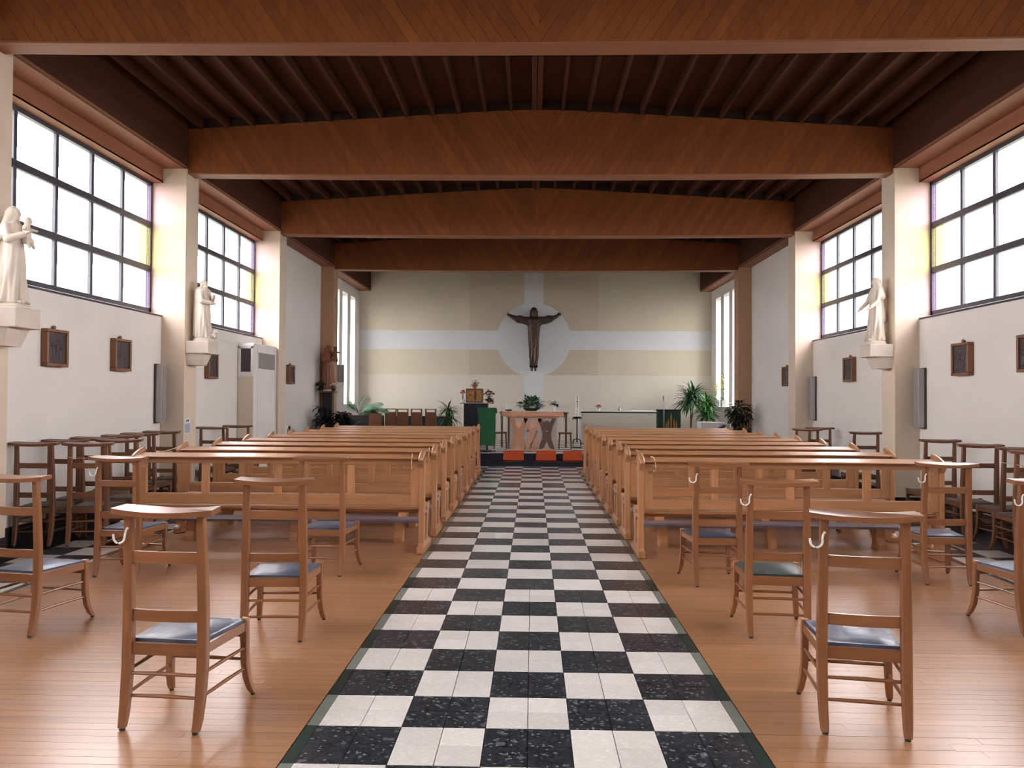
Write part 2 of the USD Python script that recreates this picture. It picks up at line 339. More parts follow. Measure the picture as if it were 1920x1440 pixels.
def head_sdf(X, Y, Z, c, k, turn=0.0, nod=0.0, beard=False):
    """a head of height 0.135*k at centre c, facing -y (turned about z, nodding forward)"""
    x, y, z = X - c[0], Y - c[1], Z - c[2]
    ct, st = math.cos(turn), math.sin(turn); x, y = ct * x + st * y, -st * x + ct * y
    cn, sn = math.cos(nod), math.sin(nod); y, z = cn * y + sn * z, -sn * y + cn * z
    x, y, z = x / k, y / k, z / k
    d = ellip(x, y, z, (0, 0.004, 0.012), (0.05, 0.058, 0.058))
    d = smin(d, ellip(x, y, z, (0, -0.012, -0.03), (0.037, 0.042, 0.04)), 0.02)
    d = smin(d, capsule(x, y, z, (0, -0.053, 0.008), (0, -0.066, -0.012), 0.005, 0.0085), 0.006)
    for sx in (-1, 1):
        d = np.maximum(d, -(ellip(x, y, z, (sx * 0.02, -0.062, 0.006), (0.014, 0.010, 0.009))))
        d = smin(d, ellip(x, y, z, (sx * 0.02, -0.05, 0.005), (0.010, 0.008, 0.007)), 0.004)
        d = smin(d, ellip(x, y, z, (sx * 0.051, 0.004, -0.002), (0.008, 0.014, 0.018)), 0.006)
    d = np.maximum(d, -ellip(x, y, z, (0, -0.058, -0.031), (0.015, 0.006, 0.003)))
    d = smin(d, capsule(x, y, z, (-0.01, -0.05, -0.037), (0.01, -0.05, -0.037), 0.004, 0.004), 0.004)
    if beard:
        d = smin(d, ellip(x, y, z, (0, -0.03, -0.062), (0.03, 0.026, 0.04)) + 0.003 * np.sin(x * 400) * np.sin(z * 150), 0.012)
    return d * k

def robe(X, Y, Z, prof, folds, seed, ybias=0.0):
    zz, rx, ry = (np.array(q, float) for q in zip(*prof))
    a, b = np.interp(Z, zz, rx), np.interp(Z, zz, ry); th = np.arctan2(Y, X)
    amp = folds * np.clip(1.0 - Z / 0.7, 0.12, 1)
    w = np.sin(9 * th + seed + 3 * np.sin(4 * Z + seed)) + 0.6 * np.sin(15 * th - 5 * Z + 2 * seed) + 0.5 * np.sin(5 * th + 9 * Z)
    k = np.sqrt((X / a) ** 2 + ((Y - ybias * (1 - Z)) / b) ** 2)
    d = (k - 1) * np.minimum(a, b) - amp * w
    return np.maximum(d * 0.8, np.maximum(-Z, Z - zz[-1]))

WOMAN = [(0, .155, .125), (.06, .15, .12), (.2, .135, .11), (.4, .12, .098), (.55, .11, .088), (.62, .10, .082), (.70, .112, .088), (.77, .115, .08), (.815, .10, .068), (.845, .055, .05), (.87, .035, .037)]
MAN = [(0, .15, .125), (.1, .145, .12), (.3, .135, .108), (.5, .125, .1), (.62, .12, .094), (.72, .13, .092), (.78, .13, .084), (.82, .11, .07), (.848, .06, .052), (.87, .04, .04)]

def figure(H, prof, arms, veil=False, cape=False, hair=False, beard=False, turn=0, nod=0, seed=1, folds=.008, extra=None, h=.0075, hands=True, lo=(-.3, -.3, 0), hi=(.3, .3, 1.02)):
    def f(X, Y, Z):
        d = robe(X, Y, Z, prof, folds, seed)
        for sx in (-1, 1):                                                   # feet under the hem
            d = smin(d, capsule(X, Y, Z, (sx * .045, -.09, .015), (sx * .055, -.15, .012), .022, .016), .01)
        d = smin(d, capsule(X, Y, Z, (0, .005, .82), (0, -.004, .9), .036, .032), .015)
        hc = (0, -.006, .928)
        d = smin(d, head_sdf(X, Y, Z, hc, 1.0, turn, nod, beard), .008)
        if hair or veil:
            r = .066 if veil else .06
            cap = ellip(X, Y, Z, (0, .012, .938), (r * .95, r * 1.02, r * 1.12))
            cap = np.maximum(cap, -(Y + .028 - .2 * (Z - .94)))
            if veil:
                dr = np.minimum(capsule(X, Y, Z, (-.035, .03, .92), (-.085, .05, .70), .038, .06), capsule(X, Y, Z, (.035, .03, .92), (.085, .05, .70), .038, .06))
                dr = np.minimum(dr, capsule(X, Y, Z, (0, .05, .92), (0, .07, .35), .05, .1)) + .003 * np.sin(60 * X + 8 * Z)
                cap = smin(cap, np.maximum(dr, -(Y + .012)), .03)
            else:
                cap = smin(cap, np.maximum(np.minimum(capsule(X, Y, Z, (-.045, .015, .93), (-.05, .03, .85), .02, .022), capsule(X, Y, Z, (.045, .015, .93), (.05, .03, .85), .02, .022)), -(Y + .02)), .02)
            d = smin(d, cap, .006)
        if cape:
            c = ellip(X, Y, Z, (0, .01, .80), (.15, .112, .075)); d = smin(d, c, .012)
            m = np.maximum(capsule(X, Y, Z, (0, .05, .78), (0, .045, .05), .11, .13) + .004 * np.sin(14 * np.arctan2(Y, X) + 3 * Z), -(Y + .0)); m = np.maximum(m, .03 - Z)
            d = smin(d, m, .012)
        for (sh, el, wr, nrm, r) in arms:
            d = smin(d, capsule(X, Y, Z, sh, el, r, r * .95), .02); d = smin(d, capsule(X, Y, Z, el, wr, r * .95, r * .8), .015)
            dv = np.array(wr, float) - np.array(el, float); dv /= np.linalg.norm(dv)
            if hands: d = np.minimum(d, hand(X, Y, Z, np.array(wr) + dv * r * .5, dv, nrm, .085))
        if extra is not None: d = extra(X, Y, Z, d)
        return d
    m = nets(f, lo, hi, h); m.vertices *= H
    return m
# ------------------------------------------------------------------ the room
X0 = 0.0535                                   # the nave's axis
XP, XW, XG = 5.15, 5.50, 5.68                 # inner face of the piers, of the walls, plane of the glazing (from the axis)
PY = lambda k: -0.5567 + 4.4063 * k           # near face of pier k
PT, YB, YF = 0.43, 21.75, -6.6
ZS = 4.92                                     # soffit over the piers
Z_SILL, Z_F0, Z_F1 = 2.72, 2.80, 4.71
GABLE = lambda x: 5.80 - 0.056 * abs(x - X0)
SIDES = (('left', -1), ('right', 1))
def sx(s, a, b): return tuple(sorted((X0 + s * a, X0 + s * b)))
S_ = 'structure'

solo('ground', box(-60, 60, -60, 90, -0.5, -0.35), MT['ground'], 'open ground outside the building', 'ground', kind=S_)

floor = T('floor', 'church floor of varnished boards either side of a black and white tiled aisle', 'floor', kind=S_)
obj('floor_slab', box(-5.9, 6.0, YF - .3, YB + .3, -0.3, -0.014), MT['subfloor'], floor)
AX = 1.0                                      # half width of the tiled aisle
near, far = [], []
for r in range(-16, 39):
    for c in range(5):
        x0, y0 = -1.0 + .4 * c, .4 * r
        mt = MT['black'] if (r + c) % 2 == 0 else MT['tilewhite']
        if -2 <= r < 8:
            for i in (0, 1):
                for j in (0, 1): near.append((x0 + .2 * i, y0 + .2 * j, .2, mt, j))
        elif 8 <= r < 28: near.append((x0, y0, .4, mt, -1))
        else: far.append((x0, y0, .4))
for x, y, w, mt, jj in near:
    g = .0009; ga = .0003 if jj == 1 else g; gb = .0003 if jj == 0 else g; z = -.0006 * rng.random()
    obj('tile', hull([(x + g, y + ga, -.014), (x + w - g, y + ga, -.014), (x + w - g, y + w - gb, -.014), (x + g, y + w - gb, -.014)] + [(x + q * w + (-1 if q else 1) * 2.2 * g, (y + w - 2.2 * gb) if p else (y + 2.2 * ga), z) for q in (0, 1) for p in (0, 1)]), mt, floor, smooth=False)
fl = [box(x + .001, x + w - .001, y + .001, y + w - .001, -.014, -.0005) for x, y, w in far]
for s in (-1, 1):                             # side aisles in front of the walls, and the strip before the step
    for r in range(-16, 40):
        for a, b in ((4.146, 4.199), (4.2, 4.6), (4.601, 4.93)):
            x0, x1 = sorted((s * a, s * b)); fl.append(box(x0 + .001, x1 - .001, .4 * r + .001, .4 * r + .399, -.014, -.0005))
for r in (36, 37, 38):
    for k in range(8):
        for s in (-1, 1):
            x0, x1 = sorted((s * (1.0 + .4 * k), s * (1.4 + .4 * k)))
            fl.append(box(x0 + .001, x1 - .001, .4 * r + .001, .4 * r + .399, -.014, -.0005))
obj('tile_field', fl, MT['checker'], floor, smooth=False, kind='stuff')
for s in (-1, 1):
    x0, x1 = sorted((s * 4.932, s * 5.56)); obj('black_border', box(x0, x1, YF, 15.26, -.014, -.0005), MT['step'], floor, smooth=False)
for s in (-1, 1):
    for a, wd in ((AX, .055),):
        gr, gg = [], []
        for r in range(-16, 36):
            x0, x1 = sorted((s * a, s * (a + wd)))
            (gg if (r % 2 == 0) else gr).append(box(x0, x1, .4 * r + .001, .4 * r + .399, -.014, 0.0))
        obj('border_strip', gg, MT['stripgreen'], floor, smooth=False); obj('border_strip', gr, MT['stripgrey'], floor, smooth=False)
boards = []
WB = .0705
for s in (-1, 1):
    y = YF
    while y < 14.4:
        x = AX + .062; e = 4.14; first = True
        while x < e - .01:
            L = rng.uniform(.9, 2.2) * (rng.uniform(.3, 1) if first else 1); x1 = min(e, x + L)
            if e - x1 < .3: x1 = e
            boards.append((s, x, x1, y)); x = x1; first = False
        y += WB
vis = sorted([b for b in boards if b[3] > -.35], key=lambda b: b[3]); front = vis[:300]; chosen = set(front)
def board(s, a, b, y):
    x0, x1 = sorted((s * a, s * b)); g = .0007; z = -rng.random() * .0008
    return hull([(x, yy, -.014) for x in (x0, x1) for yy in (y, y + WB)] + [(x, yy, z) for x in (x0 + g, x1 - g) for yy in (y + g * 1.3, y + WB - g * 1.3)])
for b in front: obj('floorboard', board(*b), W['floor'], floor, smooth=False)
obj('floorboard_field', [board(*b) for b in boards if b not in chosen], W['floor'], floor, smooth=False, kind='stuff')

# chancel: two dark stone steps and the tiled platform
st = T('chancel_step', 'two low blue-black stone steps up to the tiled chancel platform', 'step', kind=S_)
obj('lower_step', box(X0 - XW, X0 + XW, 15.25, 15.75, -.01, .10), MT['step'], st, smooth=False)
obj('upper_step', box(X0 - XW, X0 + XW, 15.69, YB + .2, -.01, .252), MT['step'], st, smooth=False)
obj('step_nosing', [cbox(X0 - XW, X0 + XW, 15.235, 15.29, .085, .104, .004), cbox(X0 - XW, X0 + XW, 15.675, 15.73, .236, .259, .004)], MT['step'], st)
obj('tile_field', [box(-1.4 * 4 + .4 * c + .002, -1.4 * 4 + .4 * c + .398, 15.74 + .4 * r, 15.74 + .4 * r + .396, .25, .26) for c in range(28) for r in range(15) if X0 - XW < -5.6 + .4 * c and -5.2 + .4 * c < X0 + XW], MT['checker'], st, smooth=False, kind='stuff')
ZP = .26

SLITS = ((18.50, 19.14), (19.50, 20.14), (20.52, 21.16))
for side, s in SIDES:
    w = T('wall_' + side, f'{side}-hand nave wall of off-white plaster below the windows with beige piers', 'wall', kind=S_)
    a, b = sx(s, XW, XW + .35)
    for k in range(-1, 3):                      # low walls under the windows
        obj('window_parapet', box(a, b, PY(k) + PT - .02, PY(k + 1) + .02, -.02, Z_SILL + .014), MT['wall'], w, smooth=False)
        a2, b2 = sx(s, XW - .02, XG + .06)
        p = [(X0 + s * x, z) for x, z in ((XW - .012, Z_SILL + .012), (XW - .012, Z_SILL + .035), (XG + .05, Z_F0 - .03), (XG + .05, Z_SILL + .012))]
        obj('window_sill', prism(p, 'xz', PY(k) + PT, PY(k + 1)), MT['sill'], w, smooth=False)
        a3, b3 = sx(s, XG + .04, XG + .10)
        obj('upper_wall', box(a3, b3, PY(k) + PT - .02, PY(k + 1) + .02, Z_F1 - .005, 6.0), MT['wall'], w, smooth=False)
    a, b = sx(s, XW - .02, XW + .35)
    obj('plain_wall', box(a, b, PY(3) + PT - .02, PY(4) + .02, -.02, 6.0), MT['wall'], w, smooth=False)
    obj('rear_wall', box(a, b, YF - .2, PY(-1) + .02, -.02, 6.0), MT['wall'], w, smooth=False)
    a, b = sx(s, XP, XW + .35)
    for k in range(-1, 5):
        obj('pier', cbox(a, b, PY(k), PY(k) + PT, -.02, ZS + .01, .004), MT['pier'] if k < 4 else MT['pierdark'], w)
        zb, zt = 1.37, 4.62                         # chancel wall with its three tall slits
    pol = Polygon([(PY(4) + PT - .02, 0), (YB + .1, 0), (YB + .1, 6), (PY(4) + PT - .02, 6)])
    for y0, y1 in SLITS: pol = pol.difference(sbox(y0, zb, y1, zt))
    lo, hi = sx(s, XW, XW + .3)
    obj('chancel_wall', prism(pol, 'yz', lo, hi), MT['wall'], w, smooth=False)
    t = T('baseboard_' + side, f'black skirting along the foot of the {side}-hand wall and piers', 'skirting', kind=S_)
    sk = []
    for k in range(-1, 5):
        lo, hi = sx(s, XP - .012, XP + .05); sk.append(box(lo, hi, PY(k) - .012, PY(k) + PT + .012, 0, .19))
        lo, hi = sx(s, XP, XW); sk += [box(lo, hi, PY(k) - .012, PY(k) + .02, 0, .19), box(lo, hi, PY(k) + PT - .02, PY(k) + PT + .012, 0, .19)]
        lo, hi = sx(s, XW - .032, XW + .02)
        if k < 4: sk.append(box(lo, hi, PY(k) + PT, PY(k + 1), 0, .19))
    obj('skirting', sk, MT['skirt'], t, smooth=False)
    # windows: steel frame, four mullions, two transoms, fifteen panes
    for k in range(-1, 3):
        y0, y1 = PY(k) + PT, PY(k + 1)
        if k < 0: continue
        where = {0: 'nearest the entrance', 1: 'before the second pier', 2: 'between second and third piers'}[k]
        n = T(f'window_{2 * k + (1 if s < 0 else 2)}', f'steel-framed nave window of fifteen panes on the {side}, {where}', 'window', kind=S_)
        g0, g1 = sx(s, XG - .025, XG + .035)
        fr = [box(g0, g1, y0, y1, Z_F0, Z_F0 + .055), box(g0, g1, y0, y1, Z_F1 - .05, Z_F1), box(g0, g1, y0, y0 + .09, Z_F0, Z_F1), box(g0, g1, y1 - .05, y1, Z_F0, Z_F1)]
        obj('window_frame', fr, MT['steel'], n, smooth=False)
        pitch = .772
        g2, g3 = sx(s, XG - .015, XG + .03)
        ys = [y1 - .045 - pitch * (5 - i) for i in range(6)]
        zs = [Z_F0 + .05, 3.437, 4.085, Z_F1 - .045]
        for i in range(1, 5): obj('mullion', cbox(g2, g3, ys[i] - .027, ys[i] + .027, Z_F0 + .02, Z_F1 - .02, .006), MT['steel'], n)
        for i in (1, 2): obj('transom', cbox(g0, g1, y0 + .02, y1 - .02, zs[i] - .043, zs[i] + .043, .008), MT['steel'], n)
        q0, q1 = sx(s, XG + .006, XG + .010)
        for i in range(5):
            for j in range(3):
                c = 'glass' if i < 4 else ('lilac', 'yellow', 'lilac')[j]
                if i == 4:                                                  # the last pane of each row is leaded with a coloured strip
                    obj('pane', box(q0, q1, ys[i] + .02, ys[i + 1] - .30, zs[j] + .02, zs[j + 1] - .02), MT['glass'], n, smooth=False)
                    obj('tinted_pane', box(q0, q1, ys[i + 1] - .30, ys[i + 1] - .01, zs[j] + .02, zs[j + 1] - .02), MT[c], n, smooth=False, label=('pale lilac pane', 'yellow pane', 'lilac pane')[j])
                else:
                    obj('pane', box(q0, q1, ys[i] + .02, ys[i + 1] - .02, zs[j] + .02, zs[j + 1] - .02), MT[c], n, smooth=False)
    for i, (y0, y1) in enumerate(SLITS):
        n = T(f'window_{7 + i * 2 + (s > 0)}', f'tall narrow chancel window on the {side}, ' + ('first of three from the nave', 'middle of three', 'next to the back wall')[i], 'window', kind=S_)
        g0, g1 = sx(s, XW + .18, XW + .23)
        obj('window_frame', [box(g0, g1, y0, y1, zb, zb + .04), box(g0, g1, y0, y1, zt - .04, zt), box(g0, g1, y0, y0 + .03, zb, zt), box(g0, g1, y1 - .03, y1, zb, zt)], MT['grey'], n, smooth=False)
        for j in range(1, 4):
            z = zb + (zt - zb) * j / 4; obj('glazing_bar', box(g0, g1, y0, y1, z - .012, z + .012), MT['grey'], n, smooth=False)
        q0, q1 = sx(s, XW + .2, XW + .204)
        for j in range(4):
            obj('pane', box(q0, q1, y0 + .01, y1 - .01, zb + (zt - zb) * j / 4 + .012, zb + (zt - zb) * (j + 1) / 4 - .012), MT['glass'], n, smooth=False)
    # boxed edge beam along the wall head
    e = T('edge_beam', f'boxed timber edge beam along the head of the {side}-hand wall', 'beam', kind=S_)
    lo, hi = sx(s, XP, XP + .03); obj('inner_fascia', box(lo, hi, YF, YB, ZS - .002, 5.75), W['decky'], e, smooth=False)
    lo, hi = sx(s, XP - .004, XW + .02)
    for k in range(-1, 5): obj('soffit_board', box(lo, hi, PY(k) + PT + .002, PY(k + 1) - .002 if k < 4 else YB, ZS, ZS + .03), W['trimy'], e, smooth=False)
    lo, hi = sx(s, XW, XW + .03)
    for k in range(-1, 3): obj('outer_fascia', box(lo, hi, PY(k) + PT + .002, PY(k + 1) - .002, Z_F1, ZS + .01), W['trimy'], e, smooth=False)
    lo, hi = sx(s, XW, XG + .06)
    for k in range(-1, 3): obj('head_board', box(lo, hi, PY(k) + PT + .002, PY(k + 1) - .002, Z_F1 - .002, Z_F1 + .02), W['trimy'], e, smooth=False)

wb = T('wall_back', 'cream altar wall painted with a pale cross and disc', 'wall', kind=S_)
obj('plaster', box(X0 - 5.9, X0 + 5.9, YB, YB + .3, 0, 6.1), MT['cream'], wb, smooth=False)
def paint(name, x0, x1, z0, z1, m, d): return obj(name, box(x0, x1, YB - d, YB + .01, z0, z1), MT[m], wb, smooth=False)
paint('painted_field', X0 - XW, X0 + XW, 0, 2.30, 'creamlight', .001)
paint('painted_field', -1.98, 2.05, 2.30, 5.9, 'creamdark', .0015)
paint('painted_field', -1.98, 2.05, 0, 2.30, 'creamlight', .0012)
paint('painted_field', X0 - XW, X0 + XW, 3.09, 3.69, 'paintwhite', .003)
paint('painted_field', -.265, .34, 0.26, 5.9, 'paintwhite', .0035)
disc = trimesh.creation.cylinder(1.155, .02, sections=72); tilt(disc, PI / 2, (1, 0, 0), (0, 0, 0)); disc.apply_translation((.04, YB - .008, 3.405))
obj('disc', disc, MT['paintwhite'], wb)
wf = T('wall_front', 'entrance wall behind the nave', 'wall', kind=S_)
obj('plaster', box(X0 - 5.9, X0 + 5.9, YF - .3, YF, 0, 6.1), MT['wall'], wf, smooth=False)
d1 = T('door_1', 'timber double door in the entrance wall', 'door', kind=S_)
for q in (0, 1):
    obj('door_leaf', cbox(-.9 + .905 * q, -.005 + .905 * q, YF, YF + .05, 0.005, 2.2, .005), W['oldz'], d1); obj('door_handle', ball((-.08 + .16 * q, YF + .09, 1.05), .035), MT['silver'], d1)

# ceiling: dark deck, purlins and clad gable beams
ce = T('ceiling', 'dark boarded pitched ceiling carried on closely spaced purlins', 'ceiling', kind=S_)
PH = .165
for s in (-1, 1):
    n = 16; x = [X0 + s * 5.95 * i / n for i in range(n + 1)]
    p = [(X0, GABLE(X0) + PH), (X0 + s * 5.95, GABLE(X0 + s * 5.95) + PH), (X0 + s * 5.95, 6.3), (X0, 6.3)]
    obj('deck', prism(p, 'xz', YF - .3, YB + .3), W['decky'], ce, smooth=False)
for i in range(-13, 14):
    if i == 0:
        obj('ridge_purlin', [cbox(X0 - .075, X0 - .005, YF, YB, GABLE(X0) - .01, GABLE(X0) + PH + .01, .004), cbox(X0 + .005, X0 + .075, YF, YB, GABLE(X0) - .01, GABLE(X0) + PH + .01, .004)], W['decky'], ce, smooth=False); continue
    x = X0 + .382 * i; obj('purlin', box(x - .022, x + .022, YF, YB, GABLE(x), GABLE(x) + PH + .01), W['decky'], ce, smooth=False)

ZE, SAG = 4.866, .036
bott = lambda x: ZE - SAG * (1 - ((x - X0) / XP) ** 2)
def round_gable(x):
    d = math.hypot(x - X0, .35) - .35; return 5.80 - .056 * d * 1.03
xs = np.linspace(X0 - XP, X0 + XP, 41)
outline = Polygon([(x, bott(x)) for x in xs] + [(x, round_gable(x)) for x in xs[::-1]])
for k in range(-1, 5):
    y = PY(k) + .05; TH = .23
    bm = T('ceiling_beam', 'broad gable beam clad in diagonal boards, ' + {1: 'nearest the viewer at the top of the picture', 2: 'second from the viewer', 3: 'third from the viewer', 4: 'dark one before the chancel', 0: 'above the viewer', -1: 'nearest the entrance'}[k], 'beam', kind=S_)
    obj('core', prism(outline, 'xz', y + .012, y + TH), W['deckx'], bm, smooth=False)
    obj('blocking_board', prism([(x, round_gable(x) - .03) for x in xs] + [(x, GABLE(x) + PH + .02) for x in xs[::-1]], 'xz', y + .06, y + .09), MT['darkbox'], bm, smooth=False)  # board's near-black colour stands in for the shadow between purlins above the beam
    if k < 1: continue
    sv = [(x, bott(x) - .012) for x in xs] + [(x, bott(x) + .006) for x in xs[::-1]]
    obj('soffit_board', prism(sv, 'xz', y - .012, y + TH + .012), W['trimx'], bm, smooth=False)
    Wd, ang = .104, math.radians(56)
    for s in (-1, 1):
        half = outline.intersection(sbox(X0, 4, X0 + 6, 7) if s > 0 else sbox(X0 - 6, 4, X0, 7))
        dx = Wd / math.sin(ang); sl = 1 / math.tan(ang); x = -2.0 + rng.random() * .1
        while x < XP + .2:
            a, b = x + .0016, x + dx - .0016            # lower edge positions; boards lean away from the axis going up
            q = Polygon([(X0 + s * (a), 4.7), (X0 + s * (b), 4.7), (X0 + s * (b + 1.3 * sl), 6.0), (X0 + s * (a + 1.3 * sl), 6.0)])
            g = q.intersection(half)
            if g.area > .002: obj('cladding_board', prism(g, 'xz', y - rng.random() * .0015, y + .014), W['beamz'], bm, smooth=False)
            x += dx
# ------------------------------------------------------------------ pews
PEWL = 2.985
def make_pew(label, group, kneeler, loc):
    t = T('pew', label, 'pew', loc, 0, group)
    h = PEWL / 2
    # end panel profile in (y, z); y grows away from the viewer, the back post stands at y 0
    base = Polygon([(-.05, 0), (.50, 0), (.50, .05), (.47, .085), (.40, .10), (.0, .10), (-.05, .075)])
    post = Polygon([(0, .05), (.115, .05), (.105, .5), (.125, .80), (.16, .93), (.185, .985), (.175, 1.0), (.13, 1.0), (-.035, .945), (-.05, .925), (-.035, .90), (.0, .86)])
    leg = Polygon([(.27, .05), (.41, .05), (.40, .10), (.36, .16), (.345, .21), (.365, .25), (.39, .28), (.39, .31), (.365, .335), (.37, .36), (.42, .39), (.45, .415), (.455, .44), (.44, .465), (.08, .465), (.08, .385), (.2, .385), (.255, .34), (.265, .2)])
    prof = unary_union([base, post, leg])
    prof = prof.difference(unary_union([affinity.scale(Point(.20, .424).buffer(.026), 1.6, .8)]))
    prof = prof.buffer(-.006).buffer(.006)
    for s in (-1, 1):
        x0, x1 = sorted((s * h, s * (h - .052)))
        obj('end_panel', prism(prof, 'yz', x0, x1), W['pewz'], t)
        obj('foot_block', cbox(s * (h - .026) - .04, s * (h - .026) + .04, -.06, .51, 0, .07, .008), W['pewy'], t)
        a, b = sorted((s * (h - .052), s * (h - .14))); obj('post', cbox(a, b, .002, .048, .475, .93, .004), W['pewz'], t)
        e = [(s * (h - .03), -.055, .945), (s * (h - .03), .05, .985), (s * (h - .03), .17, 1.015)]
        obj('end_cap', cat([tube(e, [.026, .029, .024], 10), ball(e[0], .026, 1), ball(e[2], .024, 1)]), W['pewy'], t)
        obj('peg', tube([(s * (h - .05), .06, .84), (s * (h - .095), .02, .85), (s * (h - .12), -.01, .85)], [.012, .015, .02], 8), W['pewx'], t)
    led = Polygon([(-.062, .955), (-.05, .946), (.12, .966), (.12, .986), (-.052, .962)])
    obj('book_ledge', prism(led, 'yz', -h + .052, h - .052), W['pewx'], t, smooth=25)
    obj('top_rail', cbox(-h + .05, h - .05, .012, .05, .885, .958, .004), W['pewx'], t)
    obj('lower_rail', cbox(-h + .05, h - .05, .005, .045, .475, .582, .005), W['pewx'], t)
    for i in (1, 2, 3):
        x = -h + PEWL * i / 4; obj('post', cbox(x - .037, x + .037, .003, .047, .575, .88, .004), W['pewz'], t)
    obj('seat', cbox(-h + .05, h - .05, .05, .45, .425, .455, .008), W['pewx'], t)
    obj('seat_apron', cbox(-h + .05, h - .05, .33, .355, .36, .43, .004), W['pewx'], t)
    if kneeler:
        obj('kneeler_pad', hull([(x, y, z) for x in (-h + .12, h - .12) for y, z in ((-.47, .21), (-.47, .235), (-.455, .25), (-.25, .25), (-.235, .235), (-.235, .21))]), MT['mauve'], t, label='mauve padded kneeling board')
        for x in (-h + .35, 0, h - .35):
            q = Polygon([(-.49, 0), (-.31, 0), (-.34, .05), (-.33, .12), (-.27, .17), (.01, .30), (.01, .40), (-.12, .33), (-.30, .212), (-.45, .212), (-.44, .12), (-.49, .05)])
            obj('kneeler_leg', prism(q, 'yz', x - .045, x + .045), W['pewz'], t)
    return t
ORD = ('first', 'second', 'third', 'fourth', 'fifth', 'sixth', 'seventh', 'eighth', 'ninth')
XL, XR = -2.572, 2.562
def pew_label(side, k):
    if k == 0: return f'oak pew nearest the viewer in the {side}-hand block, its open back behind the loose chairs'
    if k == 8: return f'oak pew farthest from the viewer in the {side}-hand block, before the chancel step'
    return f'{ORD[k]} oak pew from the viewer in the {side}-hand block, with mauve kneeling board'
p0 = make_pew(pew_label('left', 0), 'pews of the left-hand block', False, (XL, 4.70, 0))
copy(p0, (XR, 4.58, 0), 0, pew_label('right', 0), 'pews of the right-hand block')
p1 = make_pew(pew_label('left', 1), 'pews of the left-hand block', True, (XL, 4.70 + 1.043, 0))
for k in range(2, 9): copy(p1, (XL + rng.uniform(-.012, .012), 4.70 + 1.043 * k, 0), 0, pew_label('left', k), 'pews of the left-hand block')
for k in range(1, 9): copy(p1, (XR + rng.uniform(-.012, .012), 4.60 + 1.043 * k, 0), 0, pew_label('right', k), 'pews of the right-hand block')

def twine(side, x, k, dx=.035):
    y = (4.70 if side == 'left' else 4.60) + 1.043 * k
    if k == 0 and side == 'right': y = 4.58
    pts = []
    for a in np.linspace(0, 2 * PI, 15):
        pts.append((x + dx * math.sin(a * .5), y + .032 + .115 * math.cos(a), .925 + .067 * math.sin(a) + .024 * math.cos(a)))
    pts += [(x + .035, y - .085, .90)]
    solo('twine', tube(pts, .0045, 6), MT['twine'], f'straw twine loop on the ledge of the {ORD[k]} pew from the viewer, {side} of aisle', 'string')
twine('left', -1.23, 0); twine('left', -1.19, 1); twine('left', -1.18, 2); twine('left', -1.17, 4)
twine('right', 1.19, 0); twine('right', 1.17, 1); twine('right', 1.17, 2); twine('right', 1.16, 3)

